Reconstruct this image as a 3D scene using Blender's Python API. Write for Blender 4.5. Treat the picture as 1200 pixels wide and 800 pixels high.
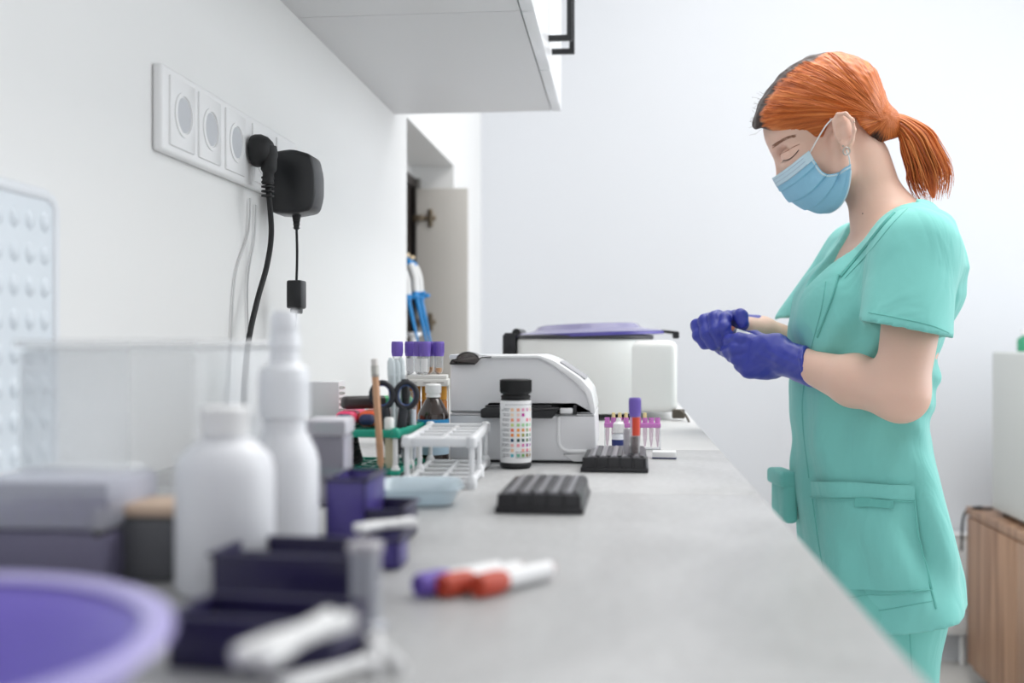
import bpy, bmesh, math, random
import numpy as np
from mathutils import Vector, Matrix
from mathutils.bvhtree import BVHTree
random.seed(7)
rng = np.random.default_rng(5)
for o in list(bpy.data.objects): bpy.data.objects.remove(o)
S = bpy.context.scene
COL = S.collection
PI = math.pi
# ------------------------------------------------------------------ camera, light, exposure
F = 1250.0
YAW = math.atan(130 / F)
CAM = Vector((0, 0, 1.09))
CZ = 0.95                      # worktop height
FW = Vector((-math.sin(YAW), math.cos(YAW), 0)); RT = Vector((math.cos(YAW), math.sin(YAW), 0))
cd = bpy.data.cameras.new('camera'); cam = bpy.data.objects.new('camera', cd); COL.objects.link(cam)
cam.location = CAM; cam.rotation_euler = (PI / 2, 0, YAW)
cd.sensor_width = 36; cd.lens = F * 36 / 1200; cd.clip_start = 0.02
cd.dof.use_dof = True; cd.dof.focus_distance = 1.42; cd.dof.aperture_fstop = 3.3
S.camera = cam
w = bpy.data.worlds.new('world'); S.world = w; w.use_nodes = True
w.node_tree.nodes['Background'].inputs[0].default_value = (0.95, 0.97, 1, 1)
w.node_tree.nodes['Background'].inputs[1].default_value = .98
S.view_settings.view_transform = 'Standard'; S.view_settings.look = 'None'
S.view_settings.exposure = 0.0; S.view_settings.gamma = 1; S.view_settings.use_curve_mapping = False

def area(name, loc, rot, sx, sy, power, color):
    l = bpy.data.lights.new(name, 'AREA'); l.shape = 'RECTANGLE'; l.size = sx; l.size_y = sy
    l.energy = power; l.color = color
    o = bpy.data.objects.new(name, l); o.location = loc; o.rotation_euler = rot; COL.objects.link(o); return o
area('window_daylight', (2.5, 2.1, 1.65), (0, PI / 2, 0), 1.7, 2.2, 34, (0.90, 0.95, 1.0))     # daylight through the right wall's window
area('added_ceiling_light', (0.75, 1.7, 2.66), (0, 0, 0), 1.2, 1.2, 25, (1.0, 0.985, 0.96))  # added overhead source, out of view, brightens worktop and left wall
area('added_far_ceiling_light', (0.5, 3.1, 2.66), (0, 0, 0), 1.2, 0.7, 2.2, (1.0, 0.985, 0.96))  # second added overhead source, unseen, lifts the far end of the room

# ------------------------------------------------------------------ helpers
def at(px, py, D):
    return CAM + FW * D + RT * (D * (px - 600) / F) + Vector((0, 0, D * (400 - py) / F))
def G(px, py, z=CZ):
    D = (CAM.z - z) * F / (py - 400); return at(px, py, D)

MATS = {}
def lin(c):
    if isinstance(c, str):
        c = tuple(int(c[i:i + 2], 16) / 255 for i in (0, 2, 4))
    return tuple(((x / 12.92) if x <= 0.04045 else ((x + 0.055) / 1.055) ** 2.4) for x in c) + (1,)
def mat(name, color, rough=0.5, metal=0, spec=0.5, bump=0, bscale=50, var=0, vscale=8, sub=0, subc=(1, .3, .2), sheen=0, coat=0, emit=0, alpha=1):
    if name in MATS: return MATS[name]
    m = bpy.data.materials.new(name); m.use_nodes = True; n = m.node_tree.nodes; L = m.node_tree.links
    b = n['Principled BSDF']; c = lin(color)
    b.inputs['Base Color'].default_value = c; b.inputs['Roughness'].default_value = rough
    b.inputs['Metallic'].default_value = metal; b.inputs['Specular IOR Level'].default_value = spec
    if sub:
        b.inputs['Subsurface Weight'].default_value = sub; b.inputs['Subsurface Radius'].default_value = subc; b.inputs['Subsurface Scale'].default_value = 0.008
    if sheen: b.inputs['Sheen Weight'].default_value = sheen
    if coat: b.inputs['Coat Weight'].default_value = coat
    if emit:
        b.inputs['Emission Color'].default_value = c; b.inputs['Emission Strength'].default_value = emit
    tc = n.new('ShaderNodeTexCoord')
    if var:
        nz = n.new('ShaderNodeTexNoise'); nz.inputs['Scale'].default_value = vscale; nz.inputs['Detail'].default_value = 5
        mx = n.new('ShaderNodeMix'); mx.data_type = 'RGBA'
        mx.inputs[6].default_value = tuple(x * (1 - var) for x in c[:3]) + (1,); mx.inputs[7].default_value = tuple(min(1, x * (1 + var)) for x in c[:3]) + (1,)
        L.new(tc.outputs['Object'], nz.inputs['Vector']); L.new(nz.outputs['Fac'], mx.inputs[0]); L.new(mx.outputs[2], b.inputs['Base Color'])
    if bump:
        nz = n.new('ShaderNodeTexNoise'); nz.inputs['Scale'].default_value = bscale; nz.inputs['Detail'].default_value = 4
        bp = n.new('ShaderNodeBump'); bp.inputs['Strength'].default_value = bump; bp.inputs['Distance'].default_value = 0.002
        L.new(tc.outputs['Object'], nz.inputs['Vector']); L.new(nz.outputs['Fac'], bp.inputs['Height']); L.new(bp.outputs[0], b.inputs['Normal'])
    MATS[name] = m; return m
def clear(name, color, opacity=0.25, rough=0.08):
    """thin clear plastic or glass: see-through with a tinted, glossy skin"""
    if name in MATS: return MATS[name]
    m = bpy.data.materials.new(name); m.use_nodes = True; n = m.node_tree.nodes; L = m.node_tree.links
    b = n['Principled BSDF']; out = n['Material Output']
    b.inputs['Base Color'].default_value = lin(color); b.inputs['Roughness'].default_value = rough
    tr = n.new('ShaderNodeBsdfTransparent'); c = lin(color); tr.inputs[0].default_value = tuple(0.5 + 0.5 * x for x in c[:3]) + (1,)
    mx = n.new('ShaderNodeMixShader'); fr = n.new('ShaderNodeLayerWeight'); fr.inputs[0].default_value = 0.35
    ma = n.new('ShaderNodeMath'); ma.operation = 'MULTIPLY_ADD'; ma.inputs[1].default_value = 0.6; ma.inputs[2].default_value = opacity; ma.use_clamp = True
    L.new(fr.outputs['Facing'], ma.inputs[0]); L.new(ma.outputs[0], mx.inputs[0]); L.new(tr.outputs[0], mx.inputs[1]); L.new(b.outputs[0], mx.inputs[2]); L.new(mx.outputs[0], out.inputs[0])
    MATS[name] = m; return m

def link(name, me, m, parent=None, loc=None, rot=None, smooth=None):
    o = bpy.data.objects.new(name, me); COL.objects.link(o)
    if m is not None:
        for x in (m if isinstance(m, (list, tuple)) else [m]): me.materials.append(x)
    if parent is not None: o.parent = parent
    if loc is not None: o.location = loc
    if rot is not None: o.rotation_euler = rot
    return o
class MB:
    """collects shapes of ONE part"""
    def __init__(s): s.bm = bmesh.new()
    def box(s, c, d, bev=0.0, rot=None, seg=2, mi=0):
        t = bmesh.new(); bmesh.ops.create_cube(t, size=1); bmesh.ops.scale(t, vec=d, verts=t.verts)
        if bev: bmesh.ops.bevel(t, geom=t.edges[:] , offset=min(bev, min(d) * .49), segments=seg, affect='EDGES', profile=0.5)
        M = Matrix.Translation(Vector(c)) @ (rot.to_4x4() if rot is not None else Matrix())
        t.transform(M); s._add(t, mi); return s
    def _add(s, t, mi=0, smooth=False):
        for f in t.faces: f.material_index = mi; f.smooth = f.smooth or smooth
        me = bpy.data.meshes.new('t'); t.to_mesh(me); t.free(); s.bm.from_mesh(me); bpy.data.meshes.remove(me)
    def lathe(s, prof, c=(0, 0, 0), n=40, rot=None, mi=0, sx=1, sy=1, closed=False):
        t = bmesh.new(); rings = []
        for r, z in prof:
            if r < 1e-6: rings.append([t.verts.new((0, 0, z))])
            else: rings.append([t.verts.new((r * sx * math.cos(2 * PI * i / n), r * sy * math.sin(2 * PI * i / n), z)) for i in range(n)])
        for a, b in zip(rings[:-1], rings[1:]):
            for i in range(n):
                j = (i + 1) % n
                if len(a) == 1 and len(b) == 1: continue
                if len(a) == 1: f = (a[0], b[j], b[i])
                elif len(b) == 1: f = (a[i], a[j], b[0])
                else: f = (a[i], a[j], b[j], b[i])
                try: t.faces.new(f)
                except ValueError: pass
        M = Matrix.Translation(Vector(c)) @ (rot.to_4x4() if rot is not None else Matrix())
        t.transform(M); bmesh.ops.recalc_face_normals(t, faces=t.faces[:]); s._add(t, mi, True); return s
    def tube(s, pts, r, n=10, mi=0, closed=False, caps=True, flat=1.0):
        pts = [Vector(p) for p in pts]; N = len(pts)
        rr = r if isinstance(r, (list, tuple)) else [r] * N
        t = bmesh.new(); rings = []; up = None
        for i, p in enumerate(pts):
            a = pts[(i - 1) % N] if (closed or i > 0) else p; b = pts[(i + 1) % N] if (closed or i < N - 1) else p
            d = (b - a).normalized() if (b - a).length > 0 else Vector((0, 0, 1))
            if up is None:
                up = Vector((0, 0, 1)) if abs(d.z) < .9 else Vector((1, 0, 0))
            x = d.cross(up).normalized(); y = x.cross(d).normalized(); up = y
            rings.append([t.verts.new(p + x * rr[i] * math.cos(2 * PI * k / n) + y * rr[i] * flat * math.sin(2 * PI * k / n)) for k in range(n)])
        for i in range(N if closed else N - 1):
            a, b = rings[i], rings[(i + 1) % N]
            for k in range(n): t.faces.new((a[k], a[(k + 1) % n], b[(k + 1) % n], b[k]))
        if caps and not closed: t.faces.new(rings[0]); t.faces.new(rings[-1])
        bmesh.ops.recalc_face_normals(t, faces=t.faces[:]); s._add(t, mi, True); return s
    def prism(s, poly, y0, y1, bev=0, seg=3, mi=0, axis='y'):
        """outline in the XZ plane, extruded along y"""
        t = bmesh.new(); v = [t.verts.new((x, y0, z)) for x, z in poly]; f = t.faces.new(v)
        r = bmesh.ops.extrude_face_region(t, geom=[f]); nv = [g for g in r['geom'] if isinstance(g, bmesh.types.BMVert)]
        bmesh.ops.translate(t, vec=(0, y1 - y0, 0), verts=nv)
        bmesh.ops.recalc_face_normals(t, faces=t.faces[:])
        if bev: 
            ed = [e for e in t.edges if abs(e.verts[0].co.y - e.verts[1].co.y) < 1e-6]
            bmesh.ops.bevel(t, geom=ed, offset=bev, segments=seg, affect='EDGES', profile=0.5)
        if axis == 'z': t.transform(Matrix.Rotation(PI / 2, 4, 'X'))
        s._add(t, mi); return s
    def grid(s, P, mi=0, thick=0):
        nu, nv = len(P), len(P[0]); t = bmesh.new()
        V = [[t.verts.new(P[i][j]) for j in range(nv)] for i in range(nu)]
        for i in range(nu - 1):
            for j in range(nv - 1): t.faces.new((V[i][j], V[i + 1][j], V[i + 1][j + 1], V[i][j + 1]))
        bmesh.ops.recalc_face_normals(t, faces=t.faces[:])
        if thick: bmesh.ops.solidify(t, geom=t.faces[:], thickness=thick)
        s._add(t, mi, True); return s
    def build(s, name, m, parent=None, loc=None, rot=None, ws=True):
        me = bpy.data.meshes.new(name); s.bm.to_mesh(me); s.bm.free()
        for p in me.polygons: p.use_smooth = True
        try: me.set_sharp_from_angle(angle=math.radians(38))
        except Exception: pass
        return link(name, me, m, parent, loc, rot)
def thing(name, label, cat, loc=(0, 0, 0), rotz=0, group=None, kind=None):
    o = bpy.data.objects.new(name, None); COL.objects.link(o); o.empty_display_size = .05
    o.location = loc; o.rotation_euler = (0, 0, rotz); tag(o, label, cat, group, kind); return o
def tag(o, label=None, cat=None, group=None, kind=None):
    if label: o['label'] = label
    if cat: o['category'] = cat
    if group: o['group'] = group
    if kind: o['kind'] = kind
    return o
def copy_tree(o, parent=None):
    c = o.copy(); COL.objects.link(c); c.parent = parent
    for ch in [x for x in COL.objects if x.parent == o]: copy_tree(ch, c)
    return c
def spline(pts, n=24, closed=False):
    P = [Vector(p) for p in pts]; out = []; N = len(P)
    segs = N if closed else N - 1
    for i in range(segs):
        p0 = P[(i - 1) % N] if (closed or i > 0) else P[0]; p1 = P[i]; p2 = P[(i + 1) % N]; p3 = P[(i + 2) % N] if (closed or i < N - 2) else P[-1]
        k = max(2, n // segs)
        for j in range(k):
            t = j / k
            out.append(0.5 * ((2 * p1) + (-p0 + p2) * t + (2 * p0 - 5 * p1 + 4 * p2 - p3) * t * t + (-p0 + 3 * p1 - 3 * p2 + p3) * t ** 3))
    if not closed: out.append(P[-1])
    return out
def arc2(cx, cz, r, a0, a1, n=8): return [(cx + r * math.cos(a0 + (a1 - a0) * i / n), cz + r * math.sin(a0 + (a1 - a0) * i / n)) for i in range(n + 1)]
def rounded(poly, r, n=5):
    """round the corners of a 2D outline"""
    out = []; N = len(poly)
    for i in range(N):
        p = Vector(poly[i]); a = Vector(poly[i - 1]); b = Vector(poly[(i + 1) % N]); ri = r[i] if isinstance(r, list) else r
        da = (a - p); db = (b - p); q = min(ri, da.length * .45, db.length * .45)
        s0 = p + da.normalized() * q; s1 = p + db.normalized() * q
        for k in range(n + 1):
            t = k / n; out.append(tuple((1 - t) ** 2 * s0 + 2 * t * (1 - t) * p + t * t * s1))
    return out

# ------------------------------------------------------------------ common materials
white_wall = mat('wall_paint', 'ECECEB', .75, bump=.12, bscale=90, var=.012, vscale=3)
white_lam = mat('white_laminate', 'E6E6E6', .35)
cab_under = mat('cabinet_board', 'DADADB', .5, var=.01)
plastic_w = mat('white_plastic', 'EFEFEF', .35)
milky = mat('milky_plastic', 'E9EAEC', .35, sub=.25, subc=(1, 1, 1))
plastic_k = mat('black_plastic', '17181B', .35)
rubber_k = mat('black_rubber', '121214', .6)
metal = mat('brushed_steel', 'B9B6B0', .3, metal=1)
purple_cap = mat('purple_cap', '7A62BE', .45)
red_cap = mat('red_cap', 'C8503A', .45)
navy = mat('navy_plastic', '241F45', .3)
violet = mat('violet_plastic', '4A3F86', .3)
glassy = clear('clear_plastic', 'F2F5F7', .16)
greycl = clear('smoky_clear_plastic', 'BDBAC6', .45, .2)
green_p = mat('green_plastic', '159C82', .35)

# ------------------------------------------------------------------ the room
WX = -0.504; BY = 3.78; RX = 2.55; FY = -2.0; CH = 2.7
Y0, Y1 = 2.46, 3.16; RZ = CAM.z + .526; RD = -0.63
def struct(name, mb, m, parent=None): 
    o = mb.build(name, m, parent)
    if parent is None: o['kind'] = 'structure'
    return o
struct('floor', MB().box(((WX + RX) / 2, (FY + BY) / 2, -.05), (RX - WX + .6, BY - FY + .4, .1)), mat('floor_vinyl', 'C9C7C3', .4, var=.05, vscale=4))
struct('ceiling', MB().box(((WX + RX) / 2, (FY + BY) / 2, CH + .05), (RX - WX + .6, BY - FY + .4, .1)), mat('ceiling_paint', 'F4F4F4', .8))
m = MB()
m.box((WX - .1, (FY + Y0) / 2, CH / 2), (.2, Y0 - FY, CH))
m.box((WX - .1, (Y1 + BY) / 2, CH / 2), (.2, BY - Y1, CH))
m.box((WX - .1, (Y0 + Y1) / 2, CZ / 2 - .02), (.2, Y1 - Y0, CZ - .04)); m.box((WX - .1, (Y0 + Y1) / 2, (RZ + CH) / 2), (.2, Y1 - Y0, CH - RZ))
m.box((RD - .03, (Y0 + Y1) / 2, (CZ + RZ) / 2 - .02), (.05, Y1 - Y0, RZ - CZ + .04))
struct('wall_left', m, white_wall)
struct('wall_back', MB().box(((WX + RX) / 2, BY + .05, CH / 2), (RX - WX + .4, .1, CH)), mat('back_wall_paint', 'DADCE0', .8, bump=.05, bscale=80))
m = MB(); wy0, wy1, wz0, wz1 = .95, 3.25, .8, 2.5
m.box((RX + .06, (FY + wy0) / 2, CH / 2), (.1, wy0 - FY, CH)); m.box((RX + .06, (wy1 + BY) / 2, CH / 2), (.1, BY - wy1, CH))
m.box((RX + .06, (wy0 + wy1) / 2, wz0 / 2), (.1, wy1 - wy0, wz0)); m.box((RX + .06, (wy0 + wy1) / 2, (wz1 + CH) / 2), (.1, wy1 - wy0, CH - wz1))
struct('wall_right', m, white_wall)
m = MB()
for y in (wy0, (wy0 + wy1) / 2, wy1): m.box((RX + .06, y, (wz0 + wz1) / 2), (.06, .06, wz1 - wz0), .005)
for z in (wz0, wz1): m.box((RX + .06, (wy0 + wy1) / 2, z), (.06, wy1 - wy0, .06), .005)
struct('window_1', m, plastic_w)
# the recess's dark frame: a shallow built-in cupboard with its door standing open
m = MB(); zt = RZ - .045
for y in (Y0 + .02, Y1 - .035): m.box((RD + .008, y, (CZ + zt) / 2), (.022, .03, zt - CZ), .002)
m.box((RD + .008, (Y0 + Y1) / 2, zt - .012), (.022, Y1 - Y0 - .01, .03), .002)
m.box((RD + .003, (Y0 + Y1) / 2, (CZ + zt) / 2), (.012, Y1 - Y0 - .02, zt - CZ - .02))
wf = struct('window_2', m, mat('dark_brown_frame', '3A332F', .5, var=.1))
m = MB(); m.box((RD + .028, Y1 - .055, (CZ + zt) / 2), (.018, .02, zt - CZ), .003)
m.build('window_trim', mat('grey_aluminium', '8E8C88', .35, metal=.6), wf)

cdr = thing('cupboard_door', 'cupboard door greyed for weak light, standing open in the wall recess, seen from its hinge side', 'door', (RD + .03, Y1 - .085, CZ))
dx0, dx1 = 0.0, .152; DH = .446 + CAM.z - CZ
MB().box(((dx0 + dx1) / 2, 0, DH / 2), (dx1 - dx0, .017, DH), .002).build('panel', mat('shade_grey_board', 'C4C0BA', .5, var=.01), cdr)  # board colour carries the grey of the weaker light in the recess
for z in (.446 - .087 + .14, .13 + .038 + .028):
    m = MB(); zz = z + (0 if z > .3 else .0)
    m.box((.028, -.0115, zz), (.062, .006, .014), .002); m.box((.043, -.0125, zz), (.014, .008, .052), .003)
    m.box((.008, -.018, zz), (.03, .012, .018), .003); m.lathe([(0, 0), (.004, 0), (.004, .003), (0, .003)], (.043, -.016, zz + .018), 12, Matrix.Rotation(PI / 2, 3, 'X'))
    m.lathe([(0, 0), (.004, 0), (.004, .003), (0, .003)], (.043, -.016, zz - .018), 12, Matrix.Rotation(PI / 2, 3, 'X'))
    m.build('hinge', mat('hinge_steel', '8F8271', .35, metal=1), cdr)

# ------------------------------------------------------------------ added ceiling lamps (unseen above the frame, put in to light the room)
for (x, y, sx, sy, wh) in ((.75, 1.7, 1.24, 1.24, 'over the middle of the worktop'), (.5, 3.1, 1.24, .74, 'near the back wall')):
    t = thing('added_ceiling_lamp', 'added, unseen flat white ceiling lamp panel ' + wh, 'lamp', (x, y, CH - .001))
    MB().box((0, 0, -.012), (sx, sy, .022), .003).build('housing', plastic_w, t)
    MB().box((0, 0, -.026), (sx - .06, sy - .06, .006)).build('diffuser', mat('lit_diffuser', 'FFFFFF', .5, emit=1.0), t)

# ------------------------------------------------------------------ upper cabinets
ub = CAM.z + .504; cx1 = -.156
def y_of(py): return .504 * F / (400 - py) 
Ya, Yb, Yc = 1.62, 1.98, 2.33
def upper(y0, y1, label, handles):
    t = thing('wall_cabinet', label, 'cabinet', (WX, y0, ub))
    W = cx1 - WX; H = .72; L = y1 - y0
    m = MB(); m.box((W / 2, L / 2, .009), (W, L, .018), .0008); m.box((W / 2, L / 2, H - .009), (W, L, .018)); m.box((.005, L / 2, H / 2), (.01, L - .04, H - .04))
    for y in (.009, L - .009): m.box((W / 2, y, H / 2), (W, .018, H - .036))
    m.build('carcass', cab_under, t)
    n = 2
    for i in range(n):
        a = i * L / n; b = (i + 1) * L / n
        d = MB().box((W + .012, (a + b) / 2, H / 2 - .001), (.02, b - a - .003, H), .0012).build('cabinet_door', mat('white_gloss_door', 'EDEEF0', .25), t)
        hy = (b - .045) if i == 0 else (a + .045)
        h = MB(); z0, z1 = .04, .26; X = W + .022
        h.box((X + .038, hy, (z0 + z1) / 2), (.010, .010, z1 - z0), .001); h.box((X + .0165, hy, z0 + .005), (.035, .010, .010), .001); h.box((X + .0165, hy, z1 - .005), (.035, .010, .010), .001)
        h.build('handle', plastic_k, d)
    return t
upper(Ya, Yc, 'white wall cabinet with black bar handles, the one at the far end of the row', 2)
upper(Ya - .71, Ya - .002, 'white wall cabinet nearer the camera, only its grey underside in view', 2)

# ------------------------------------------------------------------ worktops and base cabinets
def worktop_mat():
    m = bpy.data.materials.new('grey_stone_laminate'); m.use_nodes = True; n = m.node_tree.nodes; L = m.node_tree.links; b = n['Principled BSDF']
    tc = n.new('ShaderNodeTexCoord'); mp = n.new('ShaderNodeMapping'); mp.inputs['Scale'].default_value = (1, .6, 1)
    L.new(tc.outputs['Object'], mp.inputs[0])
    a = n.new('ShaderNodeTexNoise'); a.inputs['Scale'].default_value = 6; a.inputs['Detail'].default_value = 8; a.inputs['Roughness'].default_value = .6; a.inputs['Distortion'].default_value = .8
    L.new(mp.outputs[0], a.inputs['Vector'])
    r = n.new('ShaderNodeValToRGB'); r.color_ramp.elements[0].position = .33; r.color_ramp.elements[0].color = lin('A4A4A4'); r.color_ramp.elements[1].position = .68; r.color_ramp.elements[1].color = lin('BEBEBE')
    L.new(a.outputs['Fac'], r.inputs[0]); c = n.new('ShaderNodeTexNoise'); c.inputs['Scale'].default_value = 140; c.inputs['Detail'].default_value = 3; L.new(tc.outputs['Object'], c.inputs['Vector'])
    mx = n.new('ShaderNodeMix'); mx.data_type = 'RGBA'; mx.blend_type = 'OVERLAY'; mx.inputs[0].default_value = .22; L.new(r.outputs[0], mx.inputs[6]); L.new(c.outputs['Fac'], mx.inputs[7]); L.new(mx.outputs[2], b.inputs['Base Color'])
    b.inputs['Roughness'].default_value = .42; return m
wtm = worktop_mat()
CX1 = .125; ys = .14 * F / 177; ye = .14 * F / 125.5
def top(name, y0, y1, mt, label):
    o = MB().box(((WX + CX1) / 2 + .0005, (y0 + y1) / 2, CZ - .019), (CX1 - WX - .001, y1 - y0, .038), .0015).build(name, mt); tag(o, label, 'worktop'); return o
top('worktop', -.3, ys - .0006, wtm, 'grey stone-look worktop in the foreground under the loose sample tubes')
top('worktop', ys + .0016, ye - .0006, wtm, 'grey stone-look worktop beyond the pale joint, under the analyser')
top('worktop', ye + .0006, BY - .002, mat('white_stone_laminate', 'CFCFCE', .4, var=.03, vscale=6), 'pale white worktop at the far end, under the centrifuge')
tag(MB().box(((WX + CX1) / 2, ys + .0005, CZ - .0145), (CX1 - WX - .004, .0018, .029)).build('joint_strip', mat('joint_silicone', 'D6D6D6', .4)), 'thin pale joint strip across the grey worktop behind the black racks', 'joint strip')
for i, (a, b, lb) in enumerate(((-.3, .45, 'white base cabinet under the nearest stretch of worktop'), (.452, 1.2, 'white base cabinet under the middle of the grey worktop'), (1.202, 2.0, 'white base cabinet under the end of the grey worktop'), (2.002, 3.77, 'long white base cabinet under the pale far worktop'))):
    t = thing('base_cabinet', lb, 'cabinet', (WX, a, 0)); L = b - a; W = CX1 - WX - .04
    m = MB(); m.box((W / 2, L / 2, .49), (W - .002, L, .84)); m.box((W / 2 - .03, L / 2, .035), (W - .08, L, .07)); m.build('carcass', white_lam, t)
    for k in range(2):
        d = MB().box((W + .009, L * (k + .5) / 2, .49), (.018, L / 2 - .004, .83), .001).build('cabinet_door', MATS['white_gloss_door'], t)
        h = MB(); hy = L * (k + .5) / 2 + (L / 4 - .04) * (1 if k == 0 else -1); h.box((W + .045, hy, .78), (.01, .01, .18), .001)
        for z in (.695, .865): h.box((W + .03, hy, z), (.03, .01, .01), .001)
        h.build('handle', plastic_k, d)

# ------------------------------------------------------------------ sockets, plug, adapter
def wall_pt(px, py, off=0.0):
    D = (-WX - off) * F / ((730 - px) * math.cos(YAW)); return at(px, py, D)
OY = [wall_pt(x, 0, .013).y for x in (214, 246, 276, 306, 333)]
YA_, YB_ = wall_pt(184, 0, .006).y, wall_pt(343, 0, .006).y; LN = YB_ - YA_; PH = .094
pl = thing('socket_strip', 'white wall socket strip of five round outlets above the worktop', 'socket', (WX, (YA_ + YB_) / 2, 1.343))
pitch = .0825
MB().box((.006, 0, 0), (.012, LN, PH), .004, seg=3).build('face_plate', mat('socket_white', 'F0F0F0', .3), pl)
pitch = LN / 5
for i in range(5):
    y = OY[i] - pl.location.y
    m = MB(); m.box((.0125, y, 0), (.004, .068, PH * .82), .002)
    rr = .021
    m.lathe([(rr + .004, 0), (rr + .004, .003), (rr, .0035), (rr - .001, .0005), (0, .0005)], (.013, y, 0), 32, Matrix.Rotation(PI / 2, 3, 'Y'))
    f = m.build('outlet', MATS['socket_white'], pl)
    m = MB(); m.lathe([(rr - .0015, 0), (rr - .0015, .0012), (0, .0012)], (.0136, y, 0), 28, Matrix.Rotation(PI / 2, 3, 'Y')); m.build('outlet_well', mat('outlet_grey', 'C6C8CC', .5), f)
# schuko plug with its hanging cord
yq = wall_pt(309, 0, .03).y
pg = thing('power_plug', 'black round mains plug in the fourth outlet with a long cord hanging', 'plug', (WX + .0155, yq, pl.location.z))
m = MB(); R_ = Matrix.Rotation(PI / 2, 3, 'Y')
m.lathe([(0, 0), (.020, 0), (.0215, .004), (.0215, .012), (.018, .020), (.012, .026), (0, .028)], (0, 0, 0), 36, R_)
m.tube(spline([(.02, 0, .004), (.022, .0, -.012), (.021, 0, -.03), (.02, 0, -.045)], 14), [.012] * 4 + [.0105] * 4 + [.0075] * (15 - 8), 14)
for k in range(5): m.lathe([(.0045, -.0015), (.0085, -.001), (.0085, .001), (.0045, .0015)], (.02, 0, -.036 - k * .006), 16)
m.build('plug_body', rubber_k, pg)
p0 = Vector((.02, 0, -.046)); base = pg.location
def W2(px, py, off): return wall_pt(px, py, off) - base
cord = [p0, W2(318, 270, .034), W2(313, 310, .03), W2(302, 350, .026), W2(292, 395, .024), W2(287, 440, .024), W2(285, 482, .026), W2(284, 520, .03)]
MB().tube(spline(cord, 60), .0037, 10).build('cord', rubber_k, pg)
# adapter
ya = wall_pt(347, 0, .045).y; za = wall_pt(347, 214, .045).z
ad = thing('power_adapter', 'black plug-in power adapter in the last outlet, beside the round plug', 'adapter', (WX + .0155, ya, za))
m = MB(); m.prism(rounded([(0, -.045), (.0, .040), (.030, .044), (.058, .036), (.064, .010), (.064, -.020), (.058, -.042), (.030, -.047)], .008), -.026, .026, .006)
m.build('adapter_body', plastic_k, ad); base = ad.location
m = MB(); m.tube([(.03, 0, -.044), (.03, 0, -.054), (.03, 0, -.066)], [.007, .005, .0035], 12)
for k in range(3): m.lathe([(.003, -.001), (.0055, 0), (.003, .001)], (.03, 0, -.054 - k * .005), 14)
m.tube(spline([(.03, 0, -.06), (.031, 0.0, -.10), (.030, .0, -.140)], 14), .0019, 8)
m.build('cord', rubber_k, ad)
m = MB(); m.box((.03, 0, -.158), (.022, .026, .04), .003); m.box((.03, 0, -.181), (.014, .018, .008), .002); m.tube([(.03, 0, -.18), (.028, -.01, -.22), (.03, -.02, -.33)], .002, 8)
m.build('inline_switch', plastic_k, ad)
# two thin white cords on the wall
for i, (a, b) in enumerate((((293, 232), (270, 420)), ((300, 240), (292, 430)))):
    P = [wall_pt(a[0], a[1], .004), wall_pt(a[0] - 2, a[1] + 40, .003), wall_pt((a[0] + b[0]) / 2 - 6, (a[1] + b[1]) / 2, .003), wall_pt(b[0], b[1], .003), wall_pt(b[0] - 4, 500, .004)]
    o = MB().tube(spline(P, 24), .0013, 6).build('thin_cord', mat('white_cord', 'D0D0D0', .5))
    tag(o, ('thin white cord on the wall, the left of two below the sockets', 'thin white cord on the wall, the one closer to the black plug cord')[i], 'cord')

# ------------------------------------------------------------------ embossed panel at the far left
P0 = wall_pt(70, 232, .012)
t = thing('embossed_panel', 'pale blue-white embossed plastic panel leaning on the wall at far left', 'panel', (WX + .001, P0.y, CZ))
hz = P0.z - CZ; ln = .52
m = MB(); m.box((.005, -ln / 2, hz / 2), (.009, ln, hz - .002), .002)
m2 = MB()
for i in range(22):
    for j in range(int(hz / .028)):
        yy = -.022 - i * .023; zz = .018 + j * .028
        if zz > hz - .015: continue
        m.lathe([(.0095, 0), (.006, .0025), (0, .0035)], (.0095, yy + (.0), zz), 8, R_, sx=1.0, sy=.8)
m.build('embossed_sheet', mat('pale_blue_plastic', 'DFE6EC', .4), t)
m = MB(); m.tube([(.006, -.004, .004), (.006, -.004, hz - .012), (.006, -.008, hz - .004), (.006, -.02, hz), (.006, -ln, hz)], .0065, 10); m.build('rim', mat('panel_rim', 'E7EAEE', .4), t)

print('part1 ok')
# ------------------------------------------------------------------ things on the worktop
def onc(X, Y): return (X, Y, CZ + .0002)
def xy(px, py, dy=0):
    p = G(px, py); return p.x, p.y + dy
# --- analyser
ax0, ay = xy(527, 541); ax1 = xy(697, 541)[0]; s_ = (ax1 - ax0) / 170
def AP(px, py): return ((px - 527) * s_, (541 - py) * s_)
an = thing('analyser', 'white bench analyser with a sloping top and a black strip tray in its side', 'lab analyser', onc(ax0, ay))
body_m = mat('analyser_white', 'ECECEE', .4, var=.01); rim_m = mat('analyser_gloss_white', 'F3F3F4', .25)
AD = .15
up = [AP(527, 484), AP(527, 421), AP(570, 416.5), AP(634, 416.5), AP(650, 424), AP(678, 444), AP(690, 457), AP(694, 478), AP(694, 484)]
slot = [AP(527, 483.2), AP(527, 421), AP(570, 416.5), AP(634, 416.5), AP(650, 424), AP(678, 444), AP(690, 457), AP(694, 478), AP(694, 483.2), AP(676, 483.2), AP(676, 473.5), AP(573, 473.5), AP(573, 483.2)]
MB().prism(rounded(slot, [.001, .004, .01, .006, .012, .012, .012, .01, .001, .0005, .002, .002, .0005]), .004, AD, .002).build('upper_cover', body_m, an)
outer = [AP(634, 415.5), AP(651, 422), AP(681, 442), AP(694, 457), AP(698, 478), AP(698, 483)]
inner = [AP(692.5, 483), AP(692, 479), AP(687, 460), AP(675, 446.5), AP(648, 427), AP(633, 419), AP(569, 419), AP(569, 416)]
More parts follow.
